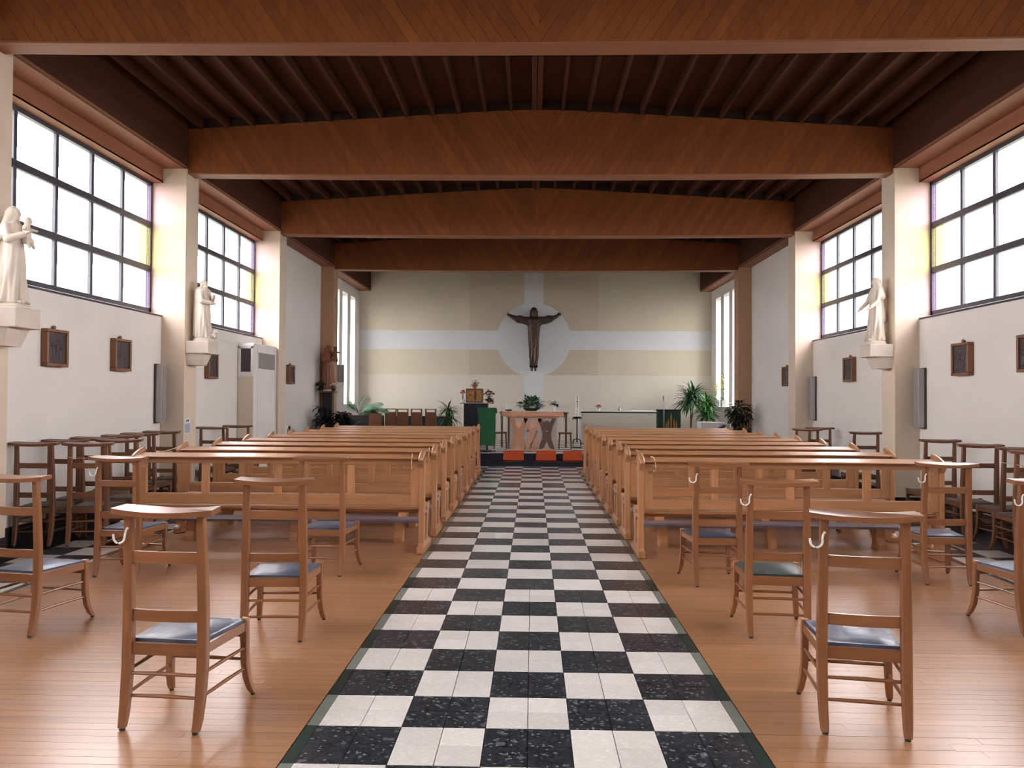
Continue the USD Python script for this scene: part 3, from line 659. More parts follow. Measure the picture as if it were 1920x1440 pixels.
# ------------------------------------------------------------------ prayer chairs
def make_chair(label, group, wk, cushion, hook, loc, rz, H=1.03, clabel=None):
    t = T('prayer_chair', label, 'chair', loc, rz, group)
    k = H / 1.03
    for s in (-1, 1):
        pth = [(s * .182, -.050, .012), (s * .184, -.035, .06), (s * .186, -.018, .15), (s * .187, -.004, .28), (s * .187, 0, .42), (s * .186, -.002, .60), (s * .183, -.010, .80), (s * .180, -.022, 1.008 * k)]
        obj('back_leg', sweepbar(pth, [.017, .020, .022, .0235, .024, .0235, .022, .019], [.016, .019, .021, .022, .023, .021, .019, .017]), W[wk + 'z'], t)
        pth = [(s * .226, .465, .012), (s * .220, .446, .04), (s * .212, .424, .10), (s * .205, .412, .19), (s * .204, .408, .40)]
        obj('front_leg', sweepbar(pth, [.014, .0165, .018, .0185, .019], [.014, .0165, .018, .0185, .019]), W[wk + 'z'], t)
        obj('foot_cap', cyl((s * .180, -.053, 0), (s * .180, -.052, .013), .014, 8), MT['iron'], t, label='dark rubber foot cap'); obj('foot_cap', cyl((s * .226, .465, 0), (s * .226, .465, .013), .012, 8), MT['iron'], t, label='dark rubber foot cap')
        for z in (.155, .262): obj('side_stretcher', tube([(s * .187, 0, z), (s * .197, .2, z + .003), (s * .206, .41, z)], [.0075, .010, .0075], 8), W[wk + 'y'], t)
        a = [(s * .178, .01, .352), (s * .200, .01, .352), (s * .217, .415, .352), (s * .195, .415, .352)]
        obj('side_rail', hull(a + [(x, y, .398) for x, y, _ in a]), W[wk + 'y'], t)
    # curved prayer ledge on top
    outer = [(x, -.072 + .03 * (x / .255) ** 2) for x in np.linspace(-.248, .248, 15)]
    inner = [(x, .052 + .012 * (x / .255) ** 2) for x in np.linspace(.235, -.235, 15)]
    led = prism(Polygon(outer + inner).buffer(.004), 'xy', 0, .026)
    led = tilt(led, math.radians(4), (1, 0, 0), (0, 0, 0)); led.vertices[:, 2] += .012 * (led.vertices[:, 0] / .25) ** 2
    led.apply_translation((0, -.012, 1.003 * k)); obj('prayer_ledge', led, W[wk + 'x'], t)
    for z0, z1, y in ((.778, .832, -.010), (.502, .556, .0)):
        n = 9; xsx = np.linspace(-.172, .172, n)
        q = [(x, y - .010 - .014 * (1 - (x / .172) ** 2)) for x in xsx] + [(x, y + .008 - .014 * (1 - (x / .172) ** 2)) for x in xsx[::-1]]
        m = prism(Polygon(q), 'xy', 0, z1 - z0); m.apply_translation((0, 0, z0 * (k if z0 > .7 else 1))); obj('back_rail', m, W[wk + 'x'], t)
    obj('rear_rail', cbox(-.172, .172, -.012, .012, .340, .398, .003), W[wk + 'x'], t)
    obj('front_rail', cbox(-.19, .19, .398, .42, .318, .398, .003), W[wk + 'x'], t)
    for z in (.147, .252): obj('rear_stretcher', tube([(-.182, -.008, z), (0, -.006, z + .002), (.182, -.008, z)], [.0075, .0105, .0075], 8), W[wk + 'x'], t)
    obj('front_stretcher', tube([(-.2, .412, .20), (0, .412, .202), (.2, .412, .20)], [.0075, .0105, .0075], 8), W[wk + 'x'], t)
    # upholstered pad, slightly domed with creased corners
    n = 12; V = []; fs = []
    for j in range(n + 1):
        v = j / n; y = .022 + .392 * v; hw = .163 + .044 * v
        if v < .02: hw = .163
        for i in range(n + 1):
            u = i / n * 2 - 1; x = u * hw; d = (1 - u ** 4) * (1 - (2 * v - 1) ** 4)
            wr = .0022 * math.sin(26 * (u * .5 + v) + 5 * u * v) * (1 - d) * (abs(u) > .4)
            V.append((x, y, .408 + .012 * d + wr + .004 * d * math.sin(3 * u + 2 * v)))
    for j in range(n):
        for i in range(n):
            a = j * (n + 1) + i; fs += [(a, a + 1, a + n + 2), (a, a + n + 2, a + n + 1)]
    top = trimesh.Trimesh(V, fs, process=False)
    edge = hull([(x, y, z) for z in (.393, .410) for x, y in ((-.165, .02), (.165, .02), (.208, .416), (-.208, .416))])
    obj('seat_pad', cat([top, edge]), MT[cushion], t, smooth=40, label=clabel)
    for s in (-1, 1): obj('corner_block', cbox(s * .204 - .02, s * .204 + .02, .397, .428, .395, .416, .004), W['pewz' if wk == 'chair' else 'oldz'], t)
    if hook:
        z = .90
        obj('coat_hook', tube([(-.182, -.028, z + .045), (-.186, -.034, z + .03), (-.190, -.038, z + .012)] + [(-.218 + .028 * math.cos(q), -.042, z - .002 + .028 * math.sin(q)) for q in np.linspace(-.1, -PI + .15, 9)] + [(-.2475, -.042, z + .012)], .0055, 8), MT['plastic'], t, label='white plastic coat hook')
        obj('hook_rivet', ball((-.18, -.036, z + .04), .007, 1), MT['plastic'], t, label='white rivet')
    return t

D = math.radians
G1 = 'spaced-out prayer chairs behind the pews'
cA = make_chair('prayer chair with blue pad and white coat hook, nearest the viewer on the left floor', G1, 'chair', 'bluevinyl', True, (-1.716, .345, 0), D(-5))
cB = make_chair('prayer chair with blue pad close to the aisle on the left, second from the viewer', G1, 'chair', 'bluevinyl', False, (-1.647, 1.745, 0), D(3))
copy(cA, (1.585, .42, 0), D(-10), 'prayer chair with blue pad and white coat hook, nearest the viewer right of the aisle', G1)
cC = make_chair('prayer chair with dark green pad and white coat hook, right of the aisle', G1, 'chair', 'greenvinyl', True, (1.645, 1.96, 0), D(-5), clabel='dark green pad')
cD = make_chair('prayer chair with navy pad right of the aisle, close behind the last pew', G1, 'chair', 'navyvinyl', True, (1.578, 3.42, 0), D(2), clabel='navy pad')
copy(cB, (-1.84, 3.65, 0), D(-3), 'prayer chair with blue pad behind the inner half of the last left pew', G1)
copy(cA, (-3.585, 3.51, 0), D(-3), 'prayer chair with blue pad behind the outer end of the last left pew', G1)
copy(cB, (-3.40, 1.80, 0), D(-10), 'prayer chair with blue pad cut off by the left edge of the picture', G1)
copy(cA, (3.563, 3.58, 0), D(-2), 'prayer chair with blue pad behind the outer end of the last right pew', G1)
copy(cA, (3.485, 2.12, 0), D(7), 'prayer chair with blue pad cut off by the right edge of the picture', G1)

G2, G3 = 'old dark prayer chairs along the left-hand wall', 'old dark prayer chairs along the right-hand wall'
oA = make_chair('old dark prayer chair against the left wall, nearest to the viewer of its cluster', G2, 'old', 'taupevinyl', False, (-5.17, 4.85, 0), D(2), H=1.07)
for x, y, rz, lb in ((-5.17, 5.42, -1, 'second in the row from the viewer'), (-5.17, 5.99, 1, 'third in the row from the viewer'),
                     (-4.63, 4.90, 6, 'on the aisle side of the nearest one'), (-4.66, 5.60, 4, 'on the aisle side, behind its neighbour'),
                     (-5.12, 6.56, 1, 'nearer of the far pair'), (-5.17, 7.13, -1, 'farther of the far pair'),
                     (-5.16, 7.72, -2, 'alone before the second pier, under the loudspeaker'),
                     (-5.14, 9.45, 1, 'just past the second pier, below a relief'), (-5.02, 10.25, 0, 'past the second pier, before the cupboard')):
    copy(oA, (x, y, 0), D(rz), 'old dark prayer chair by the left wall, ' + lb, G2)
for x, y, rz, lb in ((5.18, 6.95, 1, 'alone before the second pier'), (5.11, 5.90, -3, 'behind the two nearest ones'), (5.22, 5.32, 3, 'second from the viewer'),
                     (5.03, 4.74, -6, 'nearest the viewer at the picture edge'),
                     (5.21, 9.30, 0, 'past the second pier under a framed relief'), (4.72, 10.55, 1, 'far down, close to the pews'), (5.2, 11.3, -1, 'farthest, before the third pier')):
    copy(oA, (x, y, 0), D(rz), 'old dark prayer chair by the right wall, ' + lb, G3)
def cord(pts, label):
    solo('cord', tube(pts, .004, 6), MT['twine'], label, 'string')
def sag(a, b, d, n=9): return [(a[0] + (b[0] - a[0]) * t, a[1] + (b[1] - a[1]) * t, a[2] + (b[2] - a[2]) * t - d * 4 * t * (1 - t)) for t in np.linspace(0, 1, n)]
cord(sag((-4.84, 4.84, .93), (-4.43, 4.86, .945), .02) + sag((-4.42, 4.87, .945), (-4.44, 5.57, .90), .01), 'thin twine strung across the backs of the left cluster of old chairs')
cord(sag((5.0, 5.27, .92), (5.22, 4.69, .94), .02) + sag((5.21, 4.68, .94), (4.83, 4.72, .94), .03), 'thin twine strung across the backs of the old chairs on the right')
cord(sag((-4.02, 5.74, 1.0), (-4.02, 4.72, .985), .03) + sag((-4.02, 4.72, .985), (-4.88, 6.53, .95), .02), 'thin twine linking the first two left pews to the old chairs')

# ------------------------------------------------------------------ on the nave walls
def station(s, y, z, label, dx=0.0):
    xw = XW + dx
    t = T('station_relief', label, 'framed relief', (X0 + s * xw, y, z), PI / 2 if s < 0 else -PI / 2, 'framed dark reliefs along the nave walls')
    hw, hh, d, fw = .205, .21, .085, .036
    for a in ((-hw, hw, hh - fw, hh), (-hw, hw, -hh, -hh + fw)): obj('frame_bar', cbox(a[0], a[1], -d, -.001, a[2], a[3], .006), W['framex'], t)
    for a in ((-hw, -hw + fw), (hw - fw, hw)): obj('frame_bar', cbox(a[0], a[1], -d, -.001, -hh + fw, hh - fw, .006), W['framez'], t)
    r = random.Random(int(y * 100) + 7 * s); ms = [box(-hw + fw, hw - fw, -.062, -.001, -hh + fw, hh - fw)]
    for i in range(4):
        x = -.11 + .073 * i + r.uniform(-.02, .02); z0 = r.uniform(-.11, -.05)
        ms += [ball((x, -.060, z0 + .03), 1, 1, (.03, .010, .085)), ball((x + r.uniform(-.01, .01), -.062, z0 + .135), .02, 1, (1, .5, 1.2)), tube([(x, -.062, z0 + .08), (x + r.uniform(-.06, .06), -.063, z0 + .06)], .009, 5)]
    obj('relief_panel', ms, MT['relief'], t, label='dark carved panel')
    obj('hanging_boss', cat([ball((0, -.03, hh + .022), .024, 2, (1, .7, 1)), cyl((0, -.001, hh + .018), (0, -.03, hh + .02), .012)]), W['framez'], t)
    return t
for s, y, z, lb, dx in ((-1, 5.56, 2.105, 'framed dark relief on the left wall, nearest the viewer', 0), (-1, 7.03, 2.105, 'framed dark relief on the left wall, second from the viewer, beside the column loudspeaker', 0),
                    (-1, 10.03, 2.08, 'framed dark relief on the left wall behind the saint and bracket', 0), (-1, 14.42, 2.07, 'framed dark relief on the plain left wall past the cupboard', -.02),
                    (1, 7.03, 2.105, 'framed dark relief on the right wall, in the bay before the second pier', 0), (1, 10.72, 2.105, 'framed dark relief on the right wall between the second and third piers', 0),
                    (1, 14.15, 2.08, 'framed dark relief on the plain right wall farthest from the viewer', -.02), (1, 5.60, 2.105, 'framed dark relief on the right wall cut by the edge of the picture', 0)):
    station(s, y, z, lb, dx)

def speaker(s, y, label):
    t = T('column_loudspeaker', label, 'loudspeaker', (X0 + s * XW, y, 1.605), D(90) if s < 0 else D(-90), 'column loudspeakers beside the piers')
    obj('backplate', cbox(-.075, .075, -.028, -.001, -.43, .43, .004), MT['darkbox'], t, label='dark back plate')
    obj('casing', cbox(-.07, .07, -.12, -.026, -.42, .42, .012), MT['grey'], t)
    obj('grille_cloth', cbox(-.058, .058, -.126, -.118, -.40, .40, .003), MT['greypane'], t)
    obj('bracket', [box(-.03, .03, -.02, 0, z - .02, z + .02) for z in (-.3, .3)], MT['iron'], t)
speaker(-1, 8.12, 'grey column loudspeaker on the left wall before the second pier')
speaker(1, 8.12, 'grey column loudspeaker on the right wall before the second pier')
speaker(1, 12.52, 'grey column loudspeaker on the right wall before the third pier')

cb = T('wall_cupboard', 'white built-in wall cupboard with two small panes between the piers on the left', 'cupboard', (0, 0, 0))
xw = X0 - XW; y0, y1, xf = 11.34, 12.645, -5.14
obj('cupboard_body', cbox(xw + .001, xf, y0, y1, .0, 2.565, .006), MT['white'], cb)
obj('side_panel', cbox(xw + .02, xf - .012, y0 - .012, y0 + .002, .05, 1.93, .004), MT['pier'], cb, label='beige lower side panel')
sd = [cbox(xw + .02, xf - .012, y0 - .022, y0, z0, z1, .004) for z0, z1 in ((1.95, 2.03), (2.46, 2.54))] + [cbox(a, a + .045, y0 - .022, y0, 2.0, 2.5, .004) for a in (xw + .02, xf - .057)]
sp = obj('side_window', sd, MT['white'], cb); obj('smoked_pane', box(xw + .06, xf - .05, y0 - .01, y0 - .003, 2.02, 2.47), MT['darkpane'], sp)
obj('front_grille', cbox(xf, xf + .008, y0 + .25, y1 - .12, 2.1, 2.40, .002), MT['greypane'], cb, label='grey pane near the top')
obj('door_gap', [box(xf, xf + .002, y0 + .2, y0 + .206, .05, 2.5), box(xf, xf + .002, y1 - .08, y1 - .074, .05, 2.5)], MT['grey'], cb)

po = T('notice_plate', 'small white and blue notice plate on the second left pier', 'sign', (X0 - XP, 8.37, 1.135), PI / 2)
obj('plate', cbox(-.10, .10, -.008, -.001, -.115, .115, .002), MT['white'], po)
obj('picture', cbox(-.085, .085, -.011, -.006, -.105, .03, .001), MT['blueprint'], po, label='blue printed area')
obj('dark_emblem', [ball((-.02, -.009, .07), .02, 1, (1, .25, 1)), ball((.03, -.009, .075), .016, 1, (1, .25, 1.3))], MT['darkbox'], po)
hb = T('holy_water_stoup', 'small grey wall stoup with a dark crest on the plain left wall', 'stoup', (X0 - XW + .02, 14.45, .77), PI / 2)
obj('backplate', cbox(-.09, .09, -.02, -.001, -.13, .09, .004), MT['silver'], hb); obj('basin', lathe([(0, -.12), (.05, -.11), (.075, -.06), (.08, -.03), (.07, -.03), (.06, -.06), (0, -.09)], 16, (0, -.085, 0)), MT['greypane'], hb)
obj('crest', [box(-.012, .012, -.03, -.004, .06, .15), box(-.04, .04, -.03, -.004, .1, .122)], MT['iron'], hb)

# statues on their brackets
def bracket(s, y, label):
    t = T('statue_bracket', label, 'bracket', (X0 + s * XP, y, 0), PI / 2 if s < 0 else -PI / 2, 'stone statue brackets on the piers')
    obj('upper_block', cbox(-.19, .19, -.34, -.001, 2.20, 2.385, .006), MT['statue'], t)
    obj('lower_block', hull([(x, yy, z) for x, yy, z in [(-.165, -.001, 2.2), (.165, -.001, 2.2), (-.165, -.25, 2.2), (.165, -.25, 2.2), (-.13, -.001, 2.03), (.13, -.001, 2.03), (-.13, -.19, 2.03), (.13, -.19, 2.03)]]), MT['statue'], t)
bracket(-1, 4.05, 'stone bracket on the nearest left pier under the veiled statue')
bracket(-1, 8.47, 'stone bracket on the second left pier under the caped saint')
bracket(1, 8.47, 'stone bracket on the second right pier under the statue with outstretched hands')
def plinth(t, r=.15, z=.045, m='statue'): obj('plinth', lathe([(0, 0), (r, 0), (r, z * .5), (r * .9, z * .8), (r * .88, z), (0, z)], 28), MT[m], t)

t = T('mary_statue', 'cream statue of a veiled woman holding a child, on the nearest left pier', 'statue', (X0 - XP + .185, 4.05, 2.386), D(80)); plinth(t)
g = figure(.92, WOMAN, [((.105, 0, .785), (.135, -.07, .66), (.03, -.135, .69), (0, -1, .3), .04), ((-.105, 0, .785), (-.13, -.05, .645), (-.06, -.15, .70), (0, 0, 1), .04)], veil=True, nod=.12, turn=.15, seed=2, folds=.010)
g.apply_translation((0, 0, .045)); obj('figure', g, MT['statue'], t, smooth=True)
def childf(X, Y, Z):
    d = capsule(X, Y, Z, (0, 0, .0), (0, .01, .13), .05, .042); d = smin(d, ellip(X, Y, Z, (0, -.01, .20), (.04, .042, .048)), .01)
    for s in (-1, 1):
        d = smin(d, capsule(X, Y, Z, (s * .04, 0, .12), (s * .08, -.05, .11), .018, .014), .01); d = smin(d, capsule(X, Y, Z, (s * .02, -.02, -.01), (s * .03, -.06, -.08), .022, .017), .01)
    return smin(d, capsule(X, Y, Z, (0, -.05, .2), (0, -.056, .19), .006, .007), .006)
ch = nets(childf, (-.12, -.12, -.12), (.12, .1, .27), .007); chn = ch.copy(); chn.vertices *= .88; chn.apply_translation((.035, -.112, .655)); obj('child_figure', chn, MT['statue'], t, smooth=True)

t = T('saint_statue', 'cream caped saint with an animal at its feet, on the second left pier', 'statue', (X0 - XP + .19, 8.47, 2.386), D(80)); plinth(t, .145, .05)
def dog(X, Y, Z, d):
    q = ellip(X, Y, Z, (.06, -.13, .05), (.045, .075, .045)); q = smin(q, ellip(X, Y, Z, (.05, -.19, .115), (.028, .035, .03)), .03); q = smin(q, capsule(X, Y, Z, (.05, -.21, .11), (.05, -.24, .1), .014, .01), .01)
    for s in (-1, 1): q = smin(q, capsule(X, Y, Z, (.05 + s * .025, -.18, .06), (.05 + s * .025, -.2, .012), .014, .012), .01); q = smin(q, ellip(X, Y, Z, (.05 + s * .026, -.18, .125), (.008, .014, .022)), .006)
    return smin(d, q, .01)
g = figure(.87, MAN, [((.115, 0, .785), (.145, -.06, .63), (.04, -.15, .70), (0, 0, 1), .045), ((-.115, 0, .785), (-.15, -.05, .62), (-.05, -.15, .60), (0, -1, 0), .045)], cape=True, hair=True, beard=True, seed=5, folds=.010, extra=dog)
g.apply_translation((0, 0, .05)); obj('figure', g, MT['statue'], t, smooth=True)

t = T('mary_statue', 'cream statue of a veiled woman with hands held out, on the second right pier', 'statue', (X0 + XP - .185, 8.47, 2.386), D(-80)); plinth(t, .15, .06)
g = figure(.92, WOMAN, [((.105, 0, .785), (.145, -.05, .62), (.14, -.165, .52), (0, -.3, 1), .036), ((-.105, 0, .785), (-.145, -.05, .62), (-.14, -.165, .52), (0, -.3, 1), .036)], veil=True, nod=.25, seed=9, folds=.012)
g.apply_translation((0, 0, .055)); obj('figure', g, MT['statue'], t, smooth=True)
# ------------------------------------------------------------------ chancel
CH = [(0, .055, .045), (.1, .065, .05), (.3, .08, .058), (.5, .092, .064), (.62, .098, .068), (.72, .105, .075), (.79, .115, .072), (.83, .10, .058), (.85, .05, .045), (.87, .036, .038)]
t = T('christ_figure', 'bronze robed figure with arms spread wide, hung on the white disc of the altar wall', 'crucifix', (.035, YB - .235, 2.53))
def chx(X, Y, Z, d):
    for s in (-1, 1):
        d = np.minimum(d, hand(X, Y, Z, (s * .385, -.012, .868), (s * .95, -.05, .32), (0, -1, 0), .075))
        sl = capsule(X, Y, Z, (s * .06, 0, .765), (s * .24, 0, .80), .078, .052); sl = smin(sl, capsule(X, Y, Z, (s * .24, 0, .80), (s * .38, -.005, .848), .052, .028), .05)
        sl = np.maximum(sl, np.abs(Y) - .04) + .003 * np.sin(40 * X + 30 * Z)
        d = smin(d, sl, .02)
        d = smin(d, capsule(X, Y, Z, (s * .028, -.01, .02), (s * .03, -.02, -.045), .026, .018), .012)
    return smin(d, capsule(X, Y, Z, (0, .0, .84), (0, .0, .9), .04, .04), .012)
g = figure(1.86, CH, [], hair=True, beard=True, nod=.1, seed=3, folds=.009, extra=chx, lo=(-.52, -.14, -.09), hi=(.52, .14, 1.03), h=.0078)
obj('figure', g, MT['bronze'], t, smooth=True)
obj('wall_fixing', cyl((0, .02, 1.3), (0, .212, 1.3), .02), MT['iron'], t)

MT['rosepale'] = plain('pale_rose_marble', (0.62, 0.40, 0.31), 0.4, 0.08, 9)
# altar
al = T('altar', 'pink and orange marble altar with three figures raising their arms', 'altar', (.012, 16.62, ZP))
obj('base_plinth', cbox(-.62, .62, .0, .62, 0, .05, .008), MT['marblepale'], al)
obj('altar_block', cbox(-.585, .585, .03, .58, .05, .87, .01), MT['marblepale'], al, label='pale grey block behind the figures')
obj('side_pilaster', cbox(-.615, -.565, .01, .60, .05, .87, .006), MT['umber'], al); obj('side_pilaster', cbox(.565, .615, .01, .60, .05, .87, .006), MT['marblepale'], al)
obj('altar_slab', cbox(-.775, .775, -.06, .68, .865, .985, .012), MT['marble'], al, label='orange-pink marble slab')
obj('slab_edge', [cbox(-.66, .66, -.02, .64, .835, .87, .01)], MT['marble'], al)
def xfig(cx, w):
    body = Polygon([(-.10, .05), (-.205, .05), (-.17, .15), (-.115, .30), (-.10, .42), (-.115, .52), (-.17, .66), (-.235, .80), (-.15, .80), (-.075, .66), (-.05, .60), (.05, .60), (.075, .66), (.15, .80), (.235, .80), (.17, .66), (.115, .52), (.10, .42), (.115, .30), (.17, .15), (.205, .05), (.10, .05), (.05, .18), (.0, .26), (-.05, .18)])
    return affinity.translate(affinity.scale(body.buffer(.012).buffer(.012).buffer(-.012), w, 1, origin=(0, 0)), cx, 0)
for cx, m, lb in ((-.345, 'tan', 'tan marble figure'), (.0, 'rose', 'rose marble figure'), (.355, 'umber', 'dark brown marble figure')):
    fg = obj('relief_figure', prism(xfig(cx, .92), 'xz', .005, .035), MT[m], al, label=lb)
    hd = affinity.translate(affinity.scale(Point(0, 0).buffer(1), .07, .095), cx, .67)
    obj('relief_head', prism(hd, 'xz', -.03, .03), MT['rosepale' if m != 'umber' else 'umber'], fg)
    obj('collar', prism([(cx - .04, .525), (cx, .505), (cx + .04, .525), (cx, .49)], 'xz', -.002, .01), MT['porcelain' if m == 'umber' else 'rose'], fg)
for a, b in ((-.40, -.29), (-.03, .06), (.30, .41)): obj('lower_bevel', prism(affinity.scale(Point((a + b) / 2, .05).buffer(1), .11, .05), 'xz', -.01, .03), MT['marble'], al)
cl = T('altar_cloth', 'white cloth laid over the altar slab and hanging at both ends', 'tablecloth', (.012, 16.62, ZP))
obj('cloth_top', cbox(-.785, .785, -.035, .66, .9855, .993, .003), MT['whitecloth'], cl)
for s in (-1, 1):
    n = 24; V, fs = [], []
    for j in range(7):
        for i in range(n + 1):
            y = -.03 + .685 * i / n; V.append((s * (.787 + .010 * j / 6 * math.sin(i * 1.3) + .006), y, .99 - .34 * j / 6))
    for j in range(6):
        for i in range(n):
            a = j * (n + 1) + i; fs += [(a, a + 1, a + n + 2), (a, a + n + 2, a + n + 1)]
    V2 = np.array(V); V3 = V2.copy(); V3[:, 0] += s * .003
    obj('cloth_drop', cat([trimesh.Trimesh(V2, fs, process=False), trimesh.Trimesh(V3, np.array(fs)[:, ::-1], process=False)]), MT['whitecloth'], cl)

def leafblade(base, d, L, w, droop, n=7, th=.0012, fold=.25):
    """a strap leaf from base towards d, bending down; a thin closed blade"""
    d = np.array(d, float); d /= np.linalg.norm(d); side = np.cross(d, (0, 0, 1.0)); side = side / (np.linalg.norm(side) + 1e-9) if np.linalg.norm(side) > 1e-6 else np.array([1.0, 0, 0])
    p = np.array(base, float); V = []; dirn = d.copy()
    for i in range(n + 1):
        u = i / n; ww = w * (math.sin(PI * min(1, .12 + .88 * u)) ** .7 if u < 1 else .03) * .5
        up = np.cross(side, dirn)
        V += [p - side * ww + up * ww * fold, p, p + side * ww + up * ww * fold]
        dirn = dirn + np.array([0, 0, -droop / n]); dirn /= np.linalg.norm(dirn); p = p + dirn * L / n
    V = np.array(V); m = len(V); fs = []
    for i in range(n):
        for a in (0, 1):
            q = i * 3 + a; fs += [(q, q + 1, q + 4), (q, q + 4, q + 3)]
    fs = np.array(fs); V2 = V - np.array([0, 0, th])
    return trimesh.Trimesh(np.vstack([V, V2]), np.vstack([fs, fs[:, ::-1] + m]), process=False)
def potmesh(r, h, taper=.75): return lathe([(0, 0), (r * taper, 0), (r, h), (r * 1.06, h), (r * 1.06, h * .9), (r * .92, h * .9), (r * .9, h * .93), (0, h * .93)], 20)

def strapplant(name, label, c, loc, crowns, mat, pot=None, stem_r=.018, seed=1, group=None, potmat='terracotta'):
    t = T(name, label, c, loc, 0, group); r = random.Random(seed)
    pz = 0
    if pot: obj('pot', potmesh(*pot), MT[potmat], t); pz = pot[1] * .92
    for (cx, cy, cz, n, L, w) in crowns:
        obj('stem', tube([(0, 0, pz - .03), (cx * .4, cy * .4, pz + (cz - pz) * .5), (cx, cy, cz)], [stem_r, stem_r * .85, stem_r * .7], 8), MT['carvedplain'] if 'carvedplain' in MT else W['oldz'], t)
        ms = []
        for i in range(n):
            a = 2.4 * i + r.random(); el = math.radians(r.uniform(-8, 75)); d = (math.cos(a) * math.cos(el), math.sin(a) * math.cos(el), math.sin(el))
            ms.append(leafblade((cx, cy, cz - .10 * r.random()), d, L * r.uniform(.7, 1.1), w, r.uniform(.8, 2.0)))
        obj('foliage', ms, MT[mat], t, smooth=60)
    return t
def bouquet(name, label, c, loc, vase, bloom, n, R, zc, leafm='leafdark', leafn=14, bs=.02, seed=1, group=None, vasemat='porcelain', flat=.7):
    t = T(name, label, c, loc, 0, group); r = random.Random(seed)
    obj('vase', lathe(vase, 20), MT[vasemat], t); top = vase[len(vase) // 2][1]
    st, lv, bl = [], [], []
    for i in range(n):
        a = 2.4 * i; u = math.sqrt((i + .5) / n); x, y = R * u * math.cos(a), R * u * math.sin(a); z = zc + flat * R * (1 - u * u) + r.uniform(-.3, .3) * R * .5
        st.append(tube([(0, 0, top - .04), (x * .4, y * .4, (top + z) / 2), (x, y, z)], .003, 4))
        for q in range(5):
            b = q * 2 * PI / 5 + r.random(); bl.append(ball((x + bs * .55 * math.cos(b), y + bs * .55 * math.sin(b), z + .003 * q), bs * .62, 1, (1, 1, .6)))
        bl.append(ball((x, y, z + bs * .2), bs * .5, 1))
    for i in range(leafn):
        a = 2.4 * i + .5; el = r.uniform(-.1, .9); lv.append(leafblade((0, 0, top - .01), (math.cos(a), math.sin(a), el), R * r.uniform(.7, 1.15), R * .32, r.uniform(.2, 1.2), 5))
    obj('stem', st, MT[leafm], t, smooth=False); obj('foliage', lv, MT[leafm], t, smooth=60); obj('blossom', bl, MT[bloom], t)
    return t

ZA = ZP + .9935
# on the altar
gl = T('candle_glass', 'group of white candles in a dark dish at the left end of the altar', 'candle', (-.59, 16.85, ZA))
obj('glass_holder', lathe([(0, 0), (.05, 0), (.09, .02), (.088, .03), (.03, .035), (0, .035)], 18), MT['iron'], gl)
for dx, h in ((-.05, .17), (.005, .15), (.06, .19)): obj('candle', cat([lathe([(0, .03), (.024, .03), (.024, h), (.022, h + .004), (0, h)], 14, (dx, 0, 0)), cyl((dx, 0, h), (dx, 0, h + .02), .002, 5)]), MT['wax'], gl)
ar = T('green_arrangement', 'wide arrangement of green leaves at the middle of the altar', 'plant', (-.02, 16.98, ZA)); r = random.Random(4)
obj('bowl', lathe([(0, 0), (.12, 0), (.20, .05), (.21, .07), (.19, .065), (0, .04)], 24), MT['planter'], ar)
lv, lp = [], []
for i in range(190):
    a = 2.4 * i; el = r.uniform(.05, 1.45); u = r.uniform(.25, 1)
    d = np.array([math.cos(a) * math.cos(el) * 1.25, .6 * math.sin(a) * math.cos(el), math.sin(el)])
    p = d * np.array([.27, .27, .24]) * u + np.array([0, 0, .07])
    (lv if i % 3 else lp).append(leafblade(p, d + np.array([r.uniform(-.5, .5), r.uniform(-.4, .2), r.uniform(0, .4)]), r.uniform(.09, .16), r.uniform(.05, .10), r.uniform(.3, 1.2), 4))
for i in range(7):
    a = r.uniform(.3, 2.8); lp.append(leafblade((0, 0, .1), (math.cos(a), .2, 1.1), r.uniform(.30, .45), .035, r.uniform(.5, 1.8)))
obj('foliage', lv, MT['leaf'], ar, smooth=60); obj('pale_foliage', lp, MT['leafpale'], ar, smooth=60)
obj('tall_bud', cat([tube([(-.14, 0, .06), (-.17, 0, .25), (-.16, 0, .36)], .004, 5), ball((-.155, 0, .385), .02, 1, (1, 1, 2))]), MT['leafdark'], ar)
t = bouquet('flower_vase', 'glass vase of white flowers at the right end of the altar', 'flowers', (.555, 16.85, ZA), [(0, 0), (.04, 0), (.042, .01), (.036, .08), (.05, .16), (.046, .16), (.032, .08), (.034, .012), (0, .012)], 'petalwhite', 13, .17, .22, seed=3, bs=.032, vasemat='porcelain', flat=.45)
ti = T('relief_lilies', 'two crossed white lilies leaning on the altar front', 'flowers', (.03, 16.585, ZP))
for s in (-1, 1):
    obj('stem', tube([(-s * .075, .0, .06), (0, -.004 * (2 + s), .28), (s * .10, -.004, .52)], .008, 6), MT['rose'] if s < 0 else MT['umber'], ti)
    for q in range(4): obj('petal', leafblade((s * .10, -.004, .515), (s * (.5 + .45 * q) - .2, -.25, 1.0 - .35 * q), .10, .045, .8, 5), MT['petalwhite'], ti, smooth=60)

